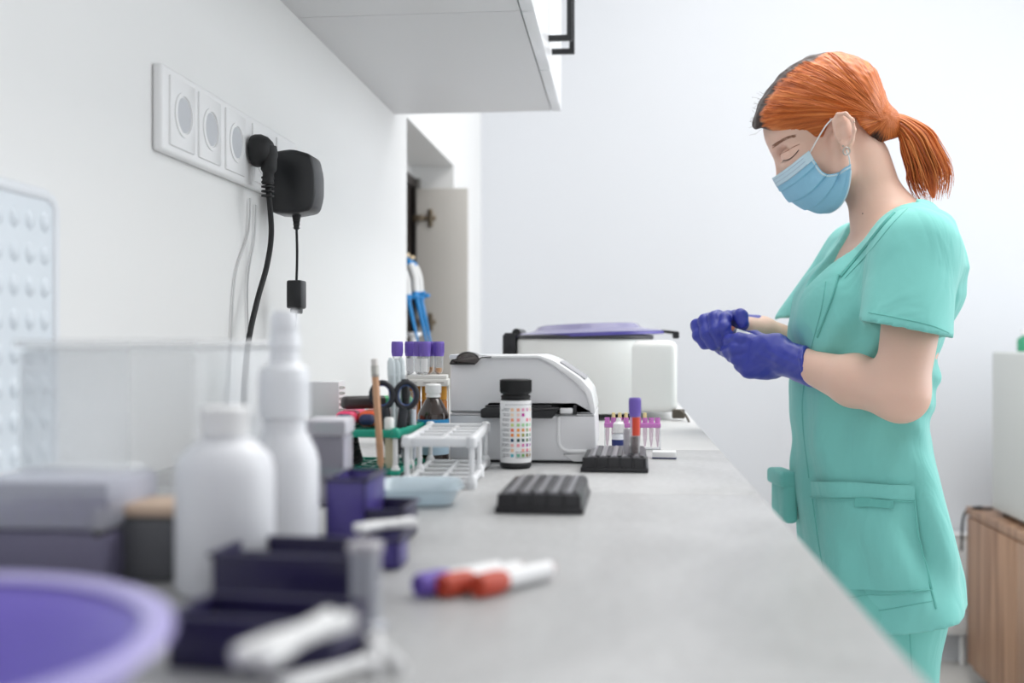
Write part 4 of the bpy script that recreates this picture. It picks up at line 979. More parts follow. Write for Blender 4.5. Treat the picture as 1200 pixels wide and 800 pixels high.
# eye sockets and lids
for s_ in (-1, 1):
    f.sub(f.ell(K(917, 181, s_ * .033), (.014, .012, .008), Rf), .012)
    f.add(f.ell(K(925, 183, s_ * .032), (.0125, .0125, .0115)), .003)
    # ear
    e0 = K(989, 153, s_ * .078); ear = f.ell(e0, (.0130, .0070, .0265), [(math.cos(.22), s_ * .35, math.sin(.22)), (-.2, 1, 0), (-math.sin(.22), 0, math.cos(.22))])
    f.add(ear, .006)
    f.sub(f.ell(K(986, 155, s_ * .086), (.0078, .0075, .0155)), .002)
    f.add(f.cap(K(990, 155, s_ * .058), K(990, 155, s_ * .074), .012, .010), .006)
    P = [K(979, 152, s_ * 0.079), K(977, 142, s_ * 0.082), K(982, 134, s_ * 0.085), K(991, 133, s_ * 0.088), K(999, 141, s_ * 0.090), K(1001, 152, s_ * 0.089), K(998, 164, s_ * 0.086), K(993, 172, s_ * 0.083), K(989, 174, s_ * 0.081)]
    for a, b in zip(P[:-1], P[1:]): f.add(f.cap(a, b, .0031, .0031), .002)
    f.add(f.cap(K(990, 170, s_ * 0.080), K(988, 174, s_ * 0.079), .0045, .004), .003)
    f.add(f.cap(K(980, 156, s_ * 0.080), K(981, 160, s_ * 0.080), .003, .003), .003)
V, Fc = f.mesh(); body, V = mesh_obj('body', V, Fc, skin, person, 1)
body_bvh = BVHTree.FromPolygons([tuple(v) for v in V], [tuple(int(i) for i in q) for q in Fc])
print('body', len(V))

# ---- scrub top
def cloth(name, c):
    m = bpy.data.materials.new(name); m.use_nodes = True; n = m.node_tree.nodes; L = m.node_tree.links; b = n['Principled BSDF']
    b.inputs['Base Color'].default_value = lin(c); b.inputs['Roughness'].default_value = .75; b.inputs['Sheen Weight'].default_value = .15; b.inputs['Specular IOR Level'].default_value = .25
    tc = n.new('ShaderNodeTexCoord'); a = n.new('ShaderNodeTexNoise'); a.inputs['Scale'].default_value = 9; a.inputs['Detail'].default_value = 3; a.inputs['Distortion'].default_value = 1.2
    mp = n.new('ShaderNodeMapping'); mp.inputs['Scale'].default_value = (1.3, 1.3, .55); L.new(tc.outputs['Object'], mp.inputs[0]); L.new(mp.outputs[0], a.inputs['Vector'])
    b1 = n.new('ShaderNodeBump'); b1.inputs['Strength'].default_value = .6; b1.inputs['Distance'].default_value = .012; L.new(a.outputs['Fac'], b1.inputs['Height'])
    c_ = n.new('ShaderNodeTexNoise'); c_.inputs['Scale'].default_value = 900; L.new(tc.outputs['Object'], c_.inputs['Vector'])
    b2 = n.new('ShaderNodeBump'); b2.inputs['Strength'].default_value = .12; b2.inputs['Distance'].default_value = .001; L.new(c_.outputs['Fac'], b2.inputs['Height']); L.new(b1.outputs[0], b2.inputs['Normal']); L.new(b2.outputs[0], b.inputs['Normal'])
    return m
mint = cloth('mint_cotton', '80CDC5'); mint2 = cloth('mint_seam', '6CBBB2')
f = Field(K(890, 745, 0) * [1, 0, 1] + [-.02, -.30, 0], K(1150, 225, 0) * [1, 0, 1] + [.03, .27, 0], .0036)
print('top grid', f.d.shape)
d, a_, b_ = torso(f, 0, n=2.25)
z = f.Z
# soft drapes: long vertical folds below the bust, pulled creases at the waist, shallow folds from the armpit
low = sstep(K(1030, 380)[2], K(1030, 470)[2], z); upz = sstep(K(1030, 350)[2], K(1030, 300)[2], z)
d = d + .0022 * upz * np.sin((b_ * 1.2 - a_ * .5 + z * .6) * 75)
hip = sstep(K(1030, 600)[2], K(1030, 700)[2], z)
ang = np.arctan2(b_ / .17, a_ / .11)
d = d - (.0035 * low * np.sin(ang * 7 + 1.3 + 3 * z) * np.sin(ang * 2.3 + .7)) - .004 * hip * np.sin(ang * 5 + .6)
bx_ = f.X - K(1100, 0)[0]; d = d - .0020 * np.exp(-((f.X - K(1085, 470)[0]) / .05) ** 2) * np.exp(-((z - K(1030, 455)[2]) / .075) ** 2) * np.sin((z + .9 * f.X) * 130)
d = d - .003 * np.exp(-((z - K(1030, 400)[2]) / .08) ** 2) * np.sin((z * .8 - f.X) * 95 + 1)
d = d - .0022 * sstep(K(1030, 330)[2], K(1030, 400)[2], z) * np.sin(f.X * 55 + z * 24 + 2.2 * np.sin(z * 15 + f.X * 9)) - .0012 * np.sin(f.X * 105 - z * 38 + 2 * np.sin(z * 22))
# hem: tilted lower edge
hemz = K(1030, 711)[2] + np.maximum(0, f.X - K(1030, 711)[0]) * .22 
d = np.maximum(d, (hemz - z)); f.add(d, 0)
f.add(f.cap(K(1054, 274, 0), SHn + [-.002, .004, -.004], .044, .050), .035); f.add(f.cap(K(1048, 274, 0), SHf, .044, .049), .035)
f.add(f.ell(K(990, 364, -.045), (.055, .062, .062)), .06); f.add(f.ell(K(974, 362, .045), (.045, .05, .055)), .05)   # bust
# sleeves
e1 = K(1062, 386, -.186); ax = (e1 - SHn); ax /= np.linalg.norm(ax)
sl = f.cap(SHn + [0, 0, .004], e1 + ax * .03, .054, .059)
wr = .0018 * np.sin((z * .6 + f.X * 1.0) * 85 + 2 * np.sin(z * 30)) * sstep(K(1030, 300)[2], K(1030, 385)[2], z)
sl = sl - wr
npx = np.array([-.20, 0, -.98]); pl_ = (f.X - e1[0]) * npx[0] + (z - e1[2]) * npx[2]
sl = np.maximum(sl, pl_); hol = f.cap(SHn - ax * -.06, e1 + ax * .05, .046, .0525); sl = np.maximum(sl, -np.maximum(hol, -pl_ - .05))
d0 = f.d; f.d = smin(d0, sl, .02)
e2 = K(957, 368, .175); ax2 = (e2 - SHf); ax2 /= np.linalg.norm(ax2)
sl = f.cap(SHf, e2 + ax2 * .03, .052, .054); pl2 = (f.X - e2[0]) * .12 - (z - e2[2]) * .99; sl = np.maximum(sl, pl2)
hol = f.cap(SHf + ax2 * .04, e2 + ax2 * .05, .043, .047); sl = np.maximum(sl, -np.maximum(hol, -pl2 - .05)); f.d = smin(f.d, sl, .02)
# neck opening
zt, zb2 = K(1030, 228)[2], K(1030, 338)[2]
cxn = K(1050, 0)[0]; an_ = (f.X - cxn) * TF[0] + f.Y * TF[1]; bn_ = (f.X - cxn) * TS[0] + f.Y * TS[1]
u_ = np.clip((z - zb2) / (zt - zb2), 0, 1.2); wv = .084 * u_ ** .60
vcut = np.maximum(np.abs(bn_) - wv, np.maximum(-(an_ + .0), zb2 - z))
ncut = f.cap(K(1052, 262, 0), K(1030, 225, 0), .060, .075); f.d = -smin(-f.d, np.minimum(vcut, ncut), .004)
V, Fc = f.mesh(); top_o, V = mesh_obj('scrub_top', V, Fc, mint, person, 1)
top_bvh = BVHTree.FromPolygons([tuple(v) for v in V], [tuple(int(i) for i in q) for q in Fc])
camL = Vector(np.array([0, 0, CAM.z]) - O)
def hit(px, py, bvh=None, off=.0, w_=-.3):
    bvh = bvh or top_bvh; tgt = Vector(K(px, py, 0)); dr = (tgt - camL).normalized(); r = bvh.ray_cast(camL, dr)
    if r[0] is None: return None
    return r[0] + r[1] * off
def seam(pts, name='seam', r=.0011, m=None, parent=None, bvh=None, off=.0, n=30):
    P = []; L = [Vector((a, b, 0)) for a, b in pts]
    for v in spline(L, n):
        h = hit(v.x, v.y, bvh, off)
        if h is not None and (not P or (h - P[-1]).length < .05): P.append(h)
    if len(P) > 3: 
        P = [P[0]] + [(P[i - 1] + P[i] * 2 + P[i + 1]) / 4 for i in range(1, len(P) - 1)] + [P[-1]]
        o = MB().tube(P, r, 6).build(name, m or mint2, parent or top_o); return o
def panel(quad, name, nu=22, nv=22, off=.003, bvh=None, m=None, parent=None, thick=.002, puff=0):
    q = [Vector(x) for x in quad]; g = []; last = None
    for i in range(nu + 1):
        row = []
        for j in range(nv + 1):
            u, v = i / nu, j / nv; p = (q[0] * (1 - u) + q[1] * u) * (1 - v) + (q[3] * (1 - u) + q[2] * u) * v
            h = hit(p.x, p.y, bvh, off + puff * math.sin(PI * u) * math.sin(PI * min(1, v * 1.0)))
            if h is None: h = last if last is not None else Vector(K(p.x, p.y, 0))
            last = h; row.append(h)
        g.append(row)
    return MB().grid(g, thick=thick).build(name, m or mint, parent or top_o)
pk = panel([(957, 566), (1071, 572), (1088, 692), (975, 690)], 'pocket', off=.0035, puff=.004)
panel([(956, 563), (1071, 569), (1072, 586), (957, 581)], 'pocket_band', off=.008, nv=4)
panel([(1006, 583), (1046, 586), (1046, 596), (1006, 594)], 'pocket_loops', off=.0105, nv=3, m=mint2)
seam([(957, 582), (1014, 585), (1072, 587)], off=.010, r=.0008); seam([(958, 584), (980, 690), (1030, 695), (1087, 692)], off=.008, r=.0009)
seam([(1072, 585), (1080, 640), (1088, 692)], off=.008)
seam([(1026, 372), (1036, 420), (1040, 480), (1034, 562)]); seam([(1112, 385), (1098, 440), (1086, 500), (1072, 570)]); seam([(983, 322), (975, 350), (958, 395)], r=.0016, off=.001)
seam([(968, 330), (962, 365), (948, 420), (940, 480), (948, 560)]); seam([(1012, 718), (1050, 712), (1092, 704)], r=.0009); 
seam([(1083, 664), (1091, 690), (1097, 713)], r=.0018); seam([(1018, 366), (1050, 372), (1090, 381), (1112, 390)], r=.0009)
seam([(1068, 240), (1078, 262), (1076, 300), (1060, 345)], r=.0009); seam([(985, 324), (1012, 292), (1040, 258), (1062, 237)], r=.0028, off=.0005); seam([(990, 326), (1018, 296), (1046, 262), (1068, 240)], r=.0008)
# far pocket with flap, on her other side
c = K(919, 580, .055); fl = Matrix(((TS[0], TF[0], 0), (TS[1], TF[1], 0), (0, 0, 1)))
MB().box(c + [0, 0, .0], (.070, .022, .078), .007, rot=fl, seg=3).build('pocket', mint, top_o); MB().box(c + [-.003, -.001, .028], (.075, .028, .024), .006, rot=fl, seg=3).build('pocket_flap', mint, top_o)

# ---- trousers and shoes
f = Field(K(900, 1300, 0) * [1, 0, 0] + [0, -.24, .05], K(1140, 640, 0) * [1, 0, 1] + [.02, .24, 0], .006)
hips = f.ell(K(1034, 690, 0), (.088, .145, .10)); f.add(hips, 0)
HN = K(1040, 715, -.075); HF = K(1022, 715, .075)
KN, AN = HN * [1, 1, 0] + [-.008, 0, .44], HN * [1, 1, 0] + [.012, 0, .06]; KF, AF = HF * [1, 1, 0] + [-.02, 0, .44], HF * [1, 1, 0] + [.0, 0, .06]
for (a, b, c) in ((HN, KN, AN), (HF, KF, AF)):
    f.add(f.cap(a, b, .076, .062) - .002 * np.sin(f.X * 90 + f.Z * 14), .03); f.add(f.cap(b, c, .062, .057) - .002 * np.sin(f.Z * 60 + f.X * 40), .02)
f.d = np.maximum(f.d, .065 - f.Z)
V, Fc = f.mesh(); tr, V = mesh_obj('trousers', V, Fc, cloth('mint_trouser_cotton', '7AC7BE'), person, 1)
tr_bvh = BVHTree.FromPolygons([tuple(v) for v in V], [tuple(int(i) for i in q) for q in Fc])
seam([(1066, 738), (1068, 770), (1070, 800)], bvh=tr_bvh, parent=tr)
for (A_, ) in ((AN,), (AF,)):
    f = Field(A_ + [-.19, -.06, -.065], A_ + [.07, .06, .06], .004)
    f.add(f.ell(A_ + [-.02, 0, -.035], (.065, .036, .05)), 0); f.add(f.ell(A_ + [-.11, 0, -.045], (.065, .042, .03)), .03); f.add(f.cap(A_ + [-.12, 0, -.045], A_ + [.01, 0, -.045], .034, .03), .02); f.d = np.maximum(f.d, .001 - f.Z)
    V, Fc = f.mesh(); mesh_obj('shoe', V, Fc, mat('shoe_white', 'E6E6E4', .5), person, 1)

# ---- hair
def hair_mat():
    m = bpy.data.materials.new('copper_hair'); m.use_nodes = True; n = m.node_tree.nodes; L = m.node_tree.links; b = n['Principled BSDF']
    tc = n.new('ShaderNodeTexCoord'); tie = K(1038, 142, 0)
    sp0 = n.new('ShaderNodeSeparateXYZ'); L.new(tc.outputs['Object'], sp0.inputs[0])
    def mm(op, *ins):
        q = n.new('ShaderNodeMath'); q.operation = op
        for i, v in enumerate(ins):
            if isinstance(v, (int, float)): q.inputs[i].default_value = v
            else: L.new(v, q.inputs[i])
        return q.outputs[0]
    dz_ = mm('SUBTRACT', sp0.outputs['Z'], float(tie[2])); dx_ = mm('SUBTRACT', float(tie[0]) + .006, sp0.outputs['X'])
    th_ = mm('ARCTAN2', dz_, dx_); ra_ = mm('SQRT', mm('ADD', mm('MULTIPLY', dz_, dz_), mm('MULTIPLY', dx_, dx_)))
    cmb = n.new('ShaderNodeCombineXYZ'); L.new(mm('MULTIPLY', th_, 30.0), cmb.inputs[0]); L.new(mm('MULTIPLY', sp0.outputs['Y'], 40.0), cmb.inputs[1]); L.new(mm('MULTIPLY', ra_, 9.0), cmb.inputs[2])
    nm = cmb
    nz = n.new('ShaderNodeTexNoise'); nz.inputs['Scale'].default_value = 1.0; nz.inputs['Detail'].default_value = 6; nz.inputs['Roughness'].default_value = .6; L.new(nm.outputs[0], nz.inputs['Vector'])
    r = n.new('ShaderNodeValToRGB'); e = r.color_ramp.elements; e[0].position = .34; e[0].color = lin('A04F22'); e[1].position = .68; e[1].color = lin('E48E4E'); k = e.new(.5); k.color = lin('C76A32'); L.new(nz.outputs['Fac'], r.inputs[0])
    # dark regrowth along the parting (mid plane, front and top), near the temples and at the nape
    sp = n.new('ShaderNodeSeparateXYZ'); L.new(tc.outputs['Object'], sp.inputs[0])
    def math_(op, *ins, clamp=False):
        q = n.new('ShaderNodeMath'); q.operation = op; q.use_clamp = clamp
        for i, v in enumerate(ins):
            if isinstance(v, (int, float)): q.inputs[i].default_value = v
            else: L.new(v, q.inputs[i])
        return q.outputs[0]
    nz2 = n.new('ShaderNodeTexNoise'); nz2.inputs['Scale'].default_value = 1.3; nz2.inputs['Detail'].default_value = 4; L.new(nm.outputs[0], nz2.inputs['Vector'])
    ay_ = math_('ABSOLUTE', sp.outputs['Y']); jit = math_('MULTIPLY_ADD', nz2.outputs['Fac'], .03, -.015); ay2 = math_('ADD', ay_, jit)
    fr = math_('MULTIPLY_ADD', sp.outputs['X'], -28.0, 28.0 * float(K(985, 0)[0]), clamp=True)
    wid = math_('MULTIPLY_ADD', fr, .050, .002)
    dk = math_('MULTIPLY', math_('SUBTRACT', wid, ay2), 140.0, clamp=True)
    blobs = [dk]
    for (px, py, w_, rad) in ((955, 160, -.066, .013), (1028, 168, -.03, .018), (889, 148, -.01, .016)):
        ds = n.new('ShaderNodeVectorMath'); ds.operation = 'DISTANCE'; ds.inputs[1].default_value = tuple(K(px, py, w_)); L.new(tc.outputs['Object'], ds.inputs[0])
        blobs.append(math_('MULTIPLY', math_('SUBTRACT', rad, math_('ADD', ds.outputs['Value'], jit)), 150.0, clamp=True))
    acc = blobs[0]
    for q in blobs[1:]: acc = math_('MAXIMUM', acc, q)
    mx = n.new('ShaderNodeMix'); mx.data_type = 'RGBA'; L.new(acc, mx.inputs[0]); L.new(r.outputs[0], mx.inputs[6]); mx.inputs[7].default_value = lin('36251D'); L.new(mx.outputs[2], b.inputs['Base Color'])
    bp = n.new('ShaderNodeBump'); bp.inputs['Strength'].default_value = .5; bp.inputs['Distance'].default_value = .0015; L.new(nz.outputs['Fac'], bp.inputs['Height']); L.new(bp.outputs[0], b.inputs['Normal'])
    b.inputs['Roughness'].default_value = .42; b.inputs['Specular IOR Level'].default_value = .35
    return m
hm = hair_mat(); TIE = K(1038, 142, 0)
f = Field(K(872, 195, 0) * [1, 0, 1] + [0, -.10, 0], K(1055, 48, 0) * [1, 0, 1] + [0, .10, 0], .0022)
h = f.ell(K(958, 124), (71.5 * s1, .0755, 57 * s1), Rf)
h = smin(h, f.ell(K(925, 140), (45 * s1, .064, 33 * s1), Rf), .02)
h = smin(h, f.cap(K(1000, 122), K(1030, 140), .046, .020), .03)
h = smin(h, f.cap(K(1012, 148), K(1028, 152), .052, .028), .02)
h = smin(h, f.cap(K(1000, 138), K(1030, 150), .058, .026), .02)
px_, _ = proj(f.X, f.Y, 1.2)
hx = np.array([860, 880, 886, 892, 903, 925, 945, 955, 964, 971, 978, 986, 1000, 1007, 1014, 1023, 1030, 1042, 1060]); hy = np.array([150, 150, 152, 150, 153, 154, 153, 161, 162, 146, 136, 131, 133, 146, 153, 163, 168, 164, 160])
hyv = np.interp(px_.ravel(), hx, hy).reshape(px_.shape); _, py0 = proj(f.X, f.Y, 1.2); _, py1 = proj(f.X, f.Y, 1.3); zc = 1.2 + .1 * (hyv - py0) / (py1 - py0)
# let the hairline follow the true depth
hair_d = (zc - f.Z).astype(np.float32)
rx_, ry_, rz_ = f.X - TIE[0], f.Y - TIE[1], f.Z - TIE[2]; rr_ = np.sqrt(rx_ ** 2 + ry_ ** 2 + rz_ ** 2) + 1e-4
th = np.arctan2(rz_, -rx_); ph = ry_ / rr_
groove = np.sin(th * 46 + 9 * ph) * .5 + np.sin(th * 23 - 17 * ph + 1) * .6 + np.sin(ph * 60 + th * 12) * .4
h = h - .0009 * groove * sstep(.0, .05, rr_)
f.d = -smin(-h, -hair_d, .006); 
f.d = f.d.astype(np.float32)
V, Fc = f.mesh(); hair, V = mesh_obj('hair', V, Fc, hm, person, 1)
hair_bvh = BVHTree.FromPolygons([tuple(v) for v in V], [tuple(int(i) for i in q) for q in Fc])
# strands lying on the hair, drawn back to the tie, and loose ones at the brow
m = MB(); r2 = random.Random(3)
starts = [(888 + r2.uniform(-2, 10), 148 - r2.uniform(0, 50)) for _ in range(50)] + [(r2.uniform(905, 962), r2.uniform(146, 157)) for _ in range(60)] + [(r2.uniform(905, 990), r2.uniform(62, 100)) for _ in range(60)] + [(r2.uniform(1003, 1028), r2.uniform(150, 170)) for _ in range(16)]
for (sx, sy) in starts:
    P = []; bow = r2.uniform(-6, 4); 
    for i in range(15):
        t = i / 14; x = sx + (1034 - sx) * t; y = sy + (142 - sy) * (t ** 1.25) + bow * math.sin(PI * t)
        if sy > 140: y = sy + (142 - sy) * t - (14 if sx < 1000 else 0) * math.sin(PI * t) * (1.1 - t * .4)
        q = hit(x, y, hair_bvh, .0003)
        if q is not None and (not P or (q - P[-1]).length < .03): P.append(q)
    if len(P) > 5: m.tube(P, [.0007 * (1 if i < len(P) - 2 else .5) for i in range(len(P))], 4)
m.build('hair_strands', hm, hair)
m = MB()
for k in range(26):
    y = r2.uniform(108, 152); x0 = 889 + (y - 150) * -.25 * .6; a = K(x0 + 4, y, r2.uniform(-.03, .02)); b = K(x0 - r2.uniform(4, 13), y + r2.uniform(-9, 9), r2.uniform(-.03, .02)); c = (a + b) / 2 + [0, 0, r2.uniform(-.003, .004)]
    m.tube(spline([a, c, b], 6), .0002, 3)
for k in range(0):
    x = r2.uniform(905, 990); a = K(x, 66 + abs(x - 955) * .28, r2.uniform(-.02, .02)); b = a + np.array([r2.uniform(-.02, .02), 0, r2.uniform(.002, .006)]); m.tube([a, (a + b) / 2 + [0, 0, .002], b], .00022, 3)
m.build('loose_hairs', mat('dark_root_hair', '4C3326', .5), hair)
# pony tail: locks following a common arc
pm = mat('pony_copper', 'C4652E', .45, var=.3, vscale=60); pm2 = mat('pony_light', 'DC8648', .45, var=.2, vscale=60); pm3 = mat('pony_dark', '98481E', .42, var=.2, vscale=60)
m = MB()
mid = [K(1030, 143), K(1042, 142), K(1056, 148), K(1072, 165), K(1082, 186), K(1090, 208), K(1094, 232)]
wid = [.008, .008, .016, .0235, .027, .028, .018]
core = spline(mid, 30); cr = np.interp(np.linspace(0, 1, len(core)), np.linspace(0, 1, 7), [.007, .008, .012, .017, .018, .012, .002])
m.tube(core, list(cr), 18)
for k in range(430):
    a = r2.uniform(0, 2 * PI); rad = math.sqrt(r2.uniform(.45, 1.05)); end = r2.uniform(.80, 1.03); off = [r2.uniform(-.004, .004) for _ in range(3)]
    P = []
    for i, (p, w_) in enumerate(zip(mid, wid)):
        nrm = np.array([.75, 0, .66]) if i > 2 else np.array([.2, 0, .98])
        if i > 4: nrm = np.array([.97, 0, .2])
        q = p + nrm * w_ * rad * math.cos(a) + np.array([0, 1, 0]) * w_ * .9 * rad * math.sin(a)
        if i > 2: q = q + np.array(off) * (i - 2) * .5
        P.append(q)
    sp_ = spline(P, 24); sp_ = sp_[:max(6, int(len(sp_) * end))]; r0 = r2.uniform(.0006, .0013)
    m.tube(sp_, [r0 * (1 if i < len(sp_) * .6 else max(.12, 1 - (i / len(sp_) - .6) * 2.3)) for i in range(len(sp_))], 5, mi=r2.choice([0, 0, 1, 1, 2]))
m.build('ponytail', [pm, pm2, pm3], hair)
m = MB(); ax_ = np.array([.95, 0, -.10])
for k in (-1, 0, 1):
    c = K(1041, 142) + ax_ * .0032 * k; m.tube([c + np.array([.1, 0, .99]) * .0115 * math.cos(q) + np.array([0, 1, 0]) * .0115 * math.sin(q) for q in np.linspace(0, 2 * PI, 24, endpoint=False)], .0022, 8, closed=True)
m.build('hair_tie', mat('orange_tie', 'E0582A', .5), hair)

# ---- face details
def onb(px, py, off=0): return hit(px, py, body_bvh, off)
brown = mat('brow_brown', '9E7058', .6); dark = mat('lash_dark', '3A2A26', .5)
m = MB()
for k in range(110):
    t = r2.random(); x = 905 + 25 * t; y = 172 - 12 * math.sin(t * 1.5) + r2.uniform(-2.2, 2.2) * (1 - .5 * t); q = onb(x, y, .0004); q2 = onb(x + 3.2, y - 1.6, .0006)
    if q and q2: m.tube([q, q2], [.00035, .00012], 3)
m.build('eyebrow', brown, body)
P = [q for q in (onb(x, y, .0006) for x, y in [tuple(v)[:2] for v in spline([(918, 188, 0), (924, 187, 0), (930, 183, 0), (936, 176, 0)], 10)]) if q]
if len(P) > 3:
    m = MB(); m.tube(P, .0006, 6)
    for q in P[::1]: m.tube([q, q + Vector((-.0035, -.0015, -.0042))], [.0003, .0001], 3)
    m.build('eyelashes', dark, body)
P = [q for q in (onb(x, y, .0002) for x, y in [tuple(v)[:2] for v in spline([(914, 181, 0), (922, 177, 0), (930, 172, 0), (937, 169, 0)], 10)]) if q]
if len(P) > 3: MB().tube(P, .0005, 5).build('eyelid_crease', mat('lid_brown', 'A8745F', .5), body)
q = onb(1011, 250, .0002)
if q: MB().lathe([(0, -.0012), (.0012, 0), (0, .0008)], q, 10).build('mole', mat('mole_brown', '6A3E30', .6), body)
# mask
mb_ = mat('mask_blue', '8FC4DE', .7, bump=.15, bscale=500); mbl = mat('mask_pale_band', 'C3DCE8', .7)
Mc = [(906, 208), (914, 222), (924, 234), (940, 243), (958, 249), (972, 249)]
Ce = [(925, 196), (935, 212), (948, 228), (965, 236), (985, 240), (999, 240)]
Ee = [(948, 177), (956, 190), (966, 203), (980, 203), (990, 197), (997, 192)]
Wd_ = [.056, .059, .059, .061, .062, .064]
Ms, Cs, Es = [[Vector((a, b, 0)) for a, b in q] for q in (Mc, Ce, Ee)]
NV, NU = 60, 24
def samp(L, v):
    s_ = spline(L, 60); x = v * (len(s_) - 1); i = min(int(x), len(s_) - 2); return s_[i].lerp(s_[i + 1], x - i)
def mask_rows(v0, v1, n, extra=0.0):
    g = []
    for i in range(n + 1):
        v = v0 + (v1 - v0) * i / n; a, b, c = samp(Ms, v), samp(Cs, v), samp(Es, v); W_ = np.interp(v, np.linspace(0, 1, 6), Wd_); row = []
        pl1 = (v * 4.6) % 1.0
        for j in range(-NU, NU + 1):
            t = abs(j) / NU; s_ = 1 if j > 0 else -1
            p = a * (1 - t) ** 2 + b * 2 * t * (1 - t) + c * t * t
            dep = W_ * math.sin(min(1, t * 1.15) * PI / 2) ** .5
            pleat = .0052 * (pl1 - .5) * math.exp(-((v - .52) / .34) ** 4) + .0018 * math.sin(t * 9 + v * 14) * t
            k = K(p.x, p.y, s_ * dep); out = np.array([-.5, .0, -.3]) * (1 - t) + np.array([0, s_ * 1.0, 0]) * t
            row.append(Vector(k + out * (pleat + extra + .001)))
        g.append(row)
    return g
mask = MB().grid(mask_rows(0, 1, NV), thick=.0009).build('face_mask', mb_, person)
MB().grid(mask_rows(.0, .15, 8, .0018), thick=.0006).build('top_band', mbl, mask)
m = MB()
for v in (.05, .10, .145): m.tube(mask_rows(v, v + .001, 1, .0026)[0][4:-4], .0004, 5)
m.build('stitching', mat('mask_stitch', '9FB4C8', .6), mask)
m = MB(); rows = mask_rows(0, 1, 30, .001); m.tube([r[1] for r in rows], .0014, 6); m.tube([r[-2] for r in rows], .0014, 6); m.tube(mask_rows(.985, 1.0, 1, .0008)[1][2:-2], .0012, 6); m.build('edge_binding', mbl, mask)
m = MB()
for s_ in (-1, 1):
    m.tube(spline([K(949, 179, s_ * .052), K(958, 163, s_ * .066), K(968, 147, s_ * .077), K(976, 139, s_ * .083)], 14), .0011, 8)
    m.tube(spline([K(996, 194, s_ * .062), K(995, 184, s_ * .070), K(992, 174, s_ * .078), K(1000, 160, s_ * .079)], 12), .0011, 8)
m.build('ear_loops', mat('loop_white', 'F0EEEE', .6), mask)
# earrings
m = MB(); c = K(992, 177, -.087); m.tube([c + np.array([.0045 * math.cos(q), .001 * math.sin(q), .0055 * math.sin(q)]) for q in np.linspace(0, 2 * PI, 20, endpoint=False)], .0011, 8, closed=True)
m.lathe([(0, -.0016), (.0016, 0), (0, .0016)], K(988, 171, -.089), 10); m.build('earring', metal, person)
m = MB()
for (x, y, w_) in ((973, 139, -.084), (1001, 143, -.092)): m.lathe([(0, -.0014), (.0014, 0), (0, .0014)], K(x, y, w_), 10)
m.build('ear_stud', metal, person)

# ---- gloves
gl = mat('glove_violet', '363FA2', .36, bump=.35, bscale=45, sub=.05, subc=(.3, .3, 1))
def chain(f, pts, rs, k):
    for (a, b, ra, rb) in zip(pts[:-1], pts[1:], rs[:-1], rs[1:]): f.add(f.cap(a, b, ra, rb), k)
def fing(f, pts, r0, r1, kk=.0025):
    n = len(pts); d = None
    for i in range(n - 1):
        ra = r0 + (r1 - r0) * i / (n - 1); rb = r0 + (r1 - r0) * (i + 1) / (n - 1); c = f.cap(K(*pts[i]), K(*pts[i + 1]), ra, rb); d = c if d is None else smin(d, c, .004)
    f.add(d, kk)
# near hand (her left)
f = Field(K(828, 455, 0) * [1, 0, 1] + [0, -.15, 0], K(970, 375, 0) * [1, 0, 1] + [0, .06, 0], .0019)
cu = f.cap(K(953, 430, -.092), K(925, 422, -.068), .0290, .0235); cc_ = K(950, 429.5, -.091); nn = np.array([1, -.35, .30]); nn /= np.linalg.norm(nn); cu = np.maximum(cu, (f.X - cc_[0]) * nn[0] + (f.Y - cc_[1]) * nn[1] + (f.Z - cc_[2]) * nn[2])
hol = f.cap(K(961, 432, -.098), K(942, 428, -.084), .0225, .0190); cu = np.maximum(cu, -hol); f.add(cu, 0)
e1_ = np.cross(nn, [0, 1, 0]); e1_ /= np.linalg.norm(e1_); e2_ = np.cross(nn, e1_)
ring = [cc_ + .0268 * (e1_ * math.cos(q) + e2_ * math.sin(q)) for q in np.linspace(0, 2 * PI, 25)]
for a, b in zip(ring[:-1], ring[1:]): f.add(f.cap(a, b, .0021, .0021), .004)
f.add(f.cap(K(925, 421, -.068), K(910, 415, -.05), .0235, .0235), .008)
f.add(f.cap(K(908, 407, -.045), K(880, 404, -.03), .0185, .0155), .02); f.add(f.cap(K(908, 421, -.045), K(880, 424, -.035), .0205, .0185), .02)
f.add(f.cap(K(900, 432, -.045), K(878, 433, -.04), .0155, .0125), .014)
fing(f, [(878, 400, -.035), (866, 398, -.040), (855, 399, -.028), (850, 404, -.012)], .0112, .0085, .004)
fing(f, [(874, 410, -.04), (862, 409, -.044), (854, 412, -.030), (850, 412, -.012)], .0112, .0088, .003)
fing(f, [(873, 421, -.042), (864, 420, -.042), (858, 417, -.024), (855, 411, -.004)], .0108, .0085, .003)
fing(f, [(876, 431, -.042), (868, 428, -.034), (864, 421, -.014), (861, 414, .002)], .0100, .0078, .003)
fing(f, [(897, 402, -.020), (884, 396, -.004), (872, 395, .003), (862, 397, .006)], .0125, .0090, .005)
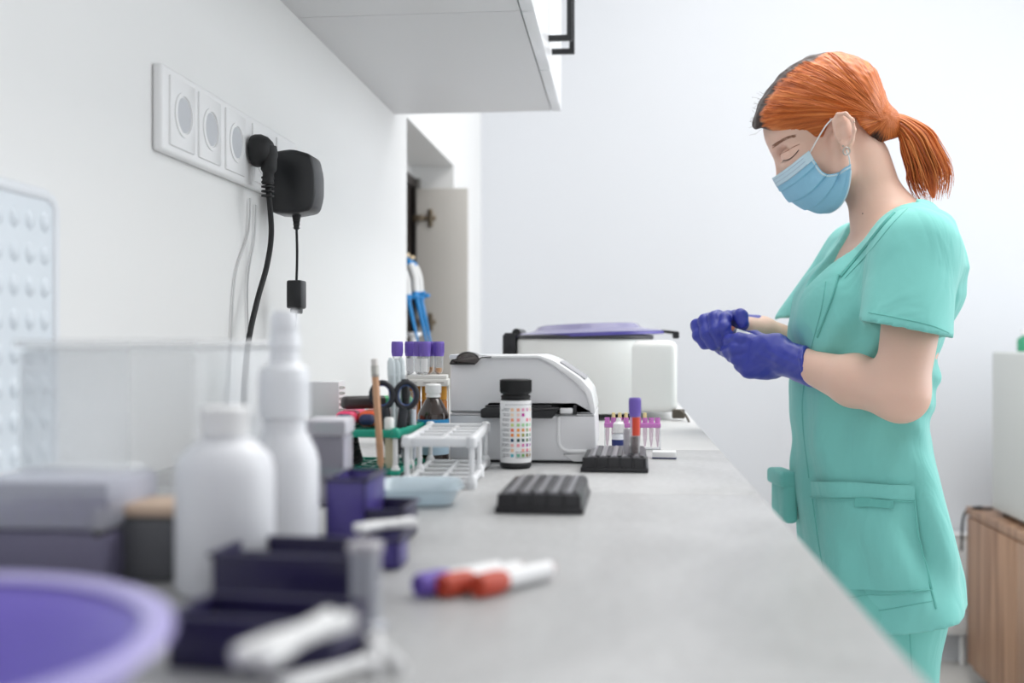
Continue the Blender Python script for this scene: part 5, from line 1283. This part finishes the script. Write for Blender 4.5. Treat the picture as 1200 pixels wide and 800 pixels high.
# stretched creases of the glove
f.d = f.d - .0004 * np.sin(f.X * 260 + f.Z * 330 + 2.2 * np.sin(f.Z * 130)) * sstep(K(872, 0)[0], K(905, 0)[0], f.X) - .0002 * np.sin(f.X * 520 - f.Z * 410 + f.Y * 200)
V, Fc = f.mesh(); g1, V = mesh_obj('glove', V, Fc, gl, person, 1)
# far hand (her right)
f = Field(K(798, 430, 0) * [1, 0, 1] + [0, -.06, 0], K(915, 350, 0) * [1, 0, 1] + [.02, .16, 0], .0019)
f.add(f.cap(K(886, 388, .098), K(876, 387, .085), .0262, .0240), 0); f.add(f.cap(K(878, 387, .085), K(860, 384, .055), .0238, .022), .008)
f.add(f.cap(K(852, 379, .04), K(832, 379, .035), .0185, .0175), .016); f.add(f.cap(K(850, 390, .035), K(828, 391, .03), .0175, .0165), .016)
fing(f, [(822, 379, .030), (817, 381, .010), (819, 393, -.002), (826, 402, .002), (838, 403, .010)], .0105, .0085, .0025)
fing(f, [(832, 374, .028), (826, 376, .002), (828, 391, -.012), (836, 403, -.008), (847, 405, .002)], .0110, .0088, .002)
fing(f, [(842, 371, .026), (837, 373, -.004), (839, 388, -.018), (846, 400, -.014), (856, 401, -.002)], .0112, .0090, .002)
fing(f, [(853, 371, .026), (849, 374, -.006), (849, 384, -.020), (853, 392, -.018), (861, 394, -.006)], .0105, .0088, .002)
fing(f, [(868, 379, .04), (862, 372, .012), (868, 370, -.004), (870, 378, -.010)], .0130, .0095, .003)
f.add(f.cap(K(846, 408, .012), K(866, 414, .012), .011, .010), .006)
f.d = f.d - .0003 * np.sin(f.X * 330 - f.Z * 260 + 2 * np.sin(f.Z * 150))
V, Fc = f.mesh(); g2, V = mesh_obj('glove', V, Fc, gl, person, 1)
# tube held between the hands
a = K(851, 385, -.017); b = K(886, 397, -.017)
A_ = Vector(a) + Vector((O[0], O[1], 0)); B_ = Vector(b) + Vector((O[0], O[1], 0))
def tow(p): return LR * p.x + LF * p.y + Vector((0, 0, p.z))
A_, B_ = tow(A_), tow(B_); d = (A_ - B_).normalized()
t = blood_tube('held_tube', 'small tube with a rust-brown cap held between her gloved fingers', 'sample tube', mat('rust_cap', 'A05A44', .45), .050, .0055, .016, .02, blood, None, (.006, .030, 2.0), MATS['label_paper'])
place(t, A_ - d * .046, d)
print('person ok')
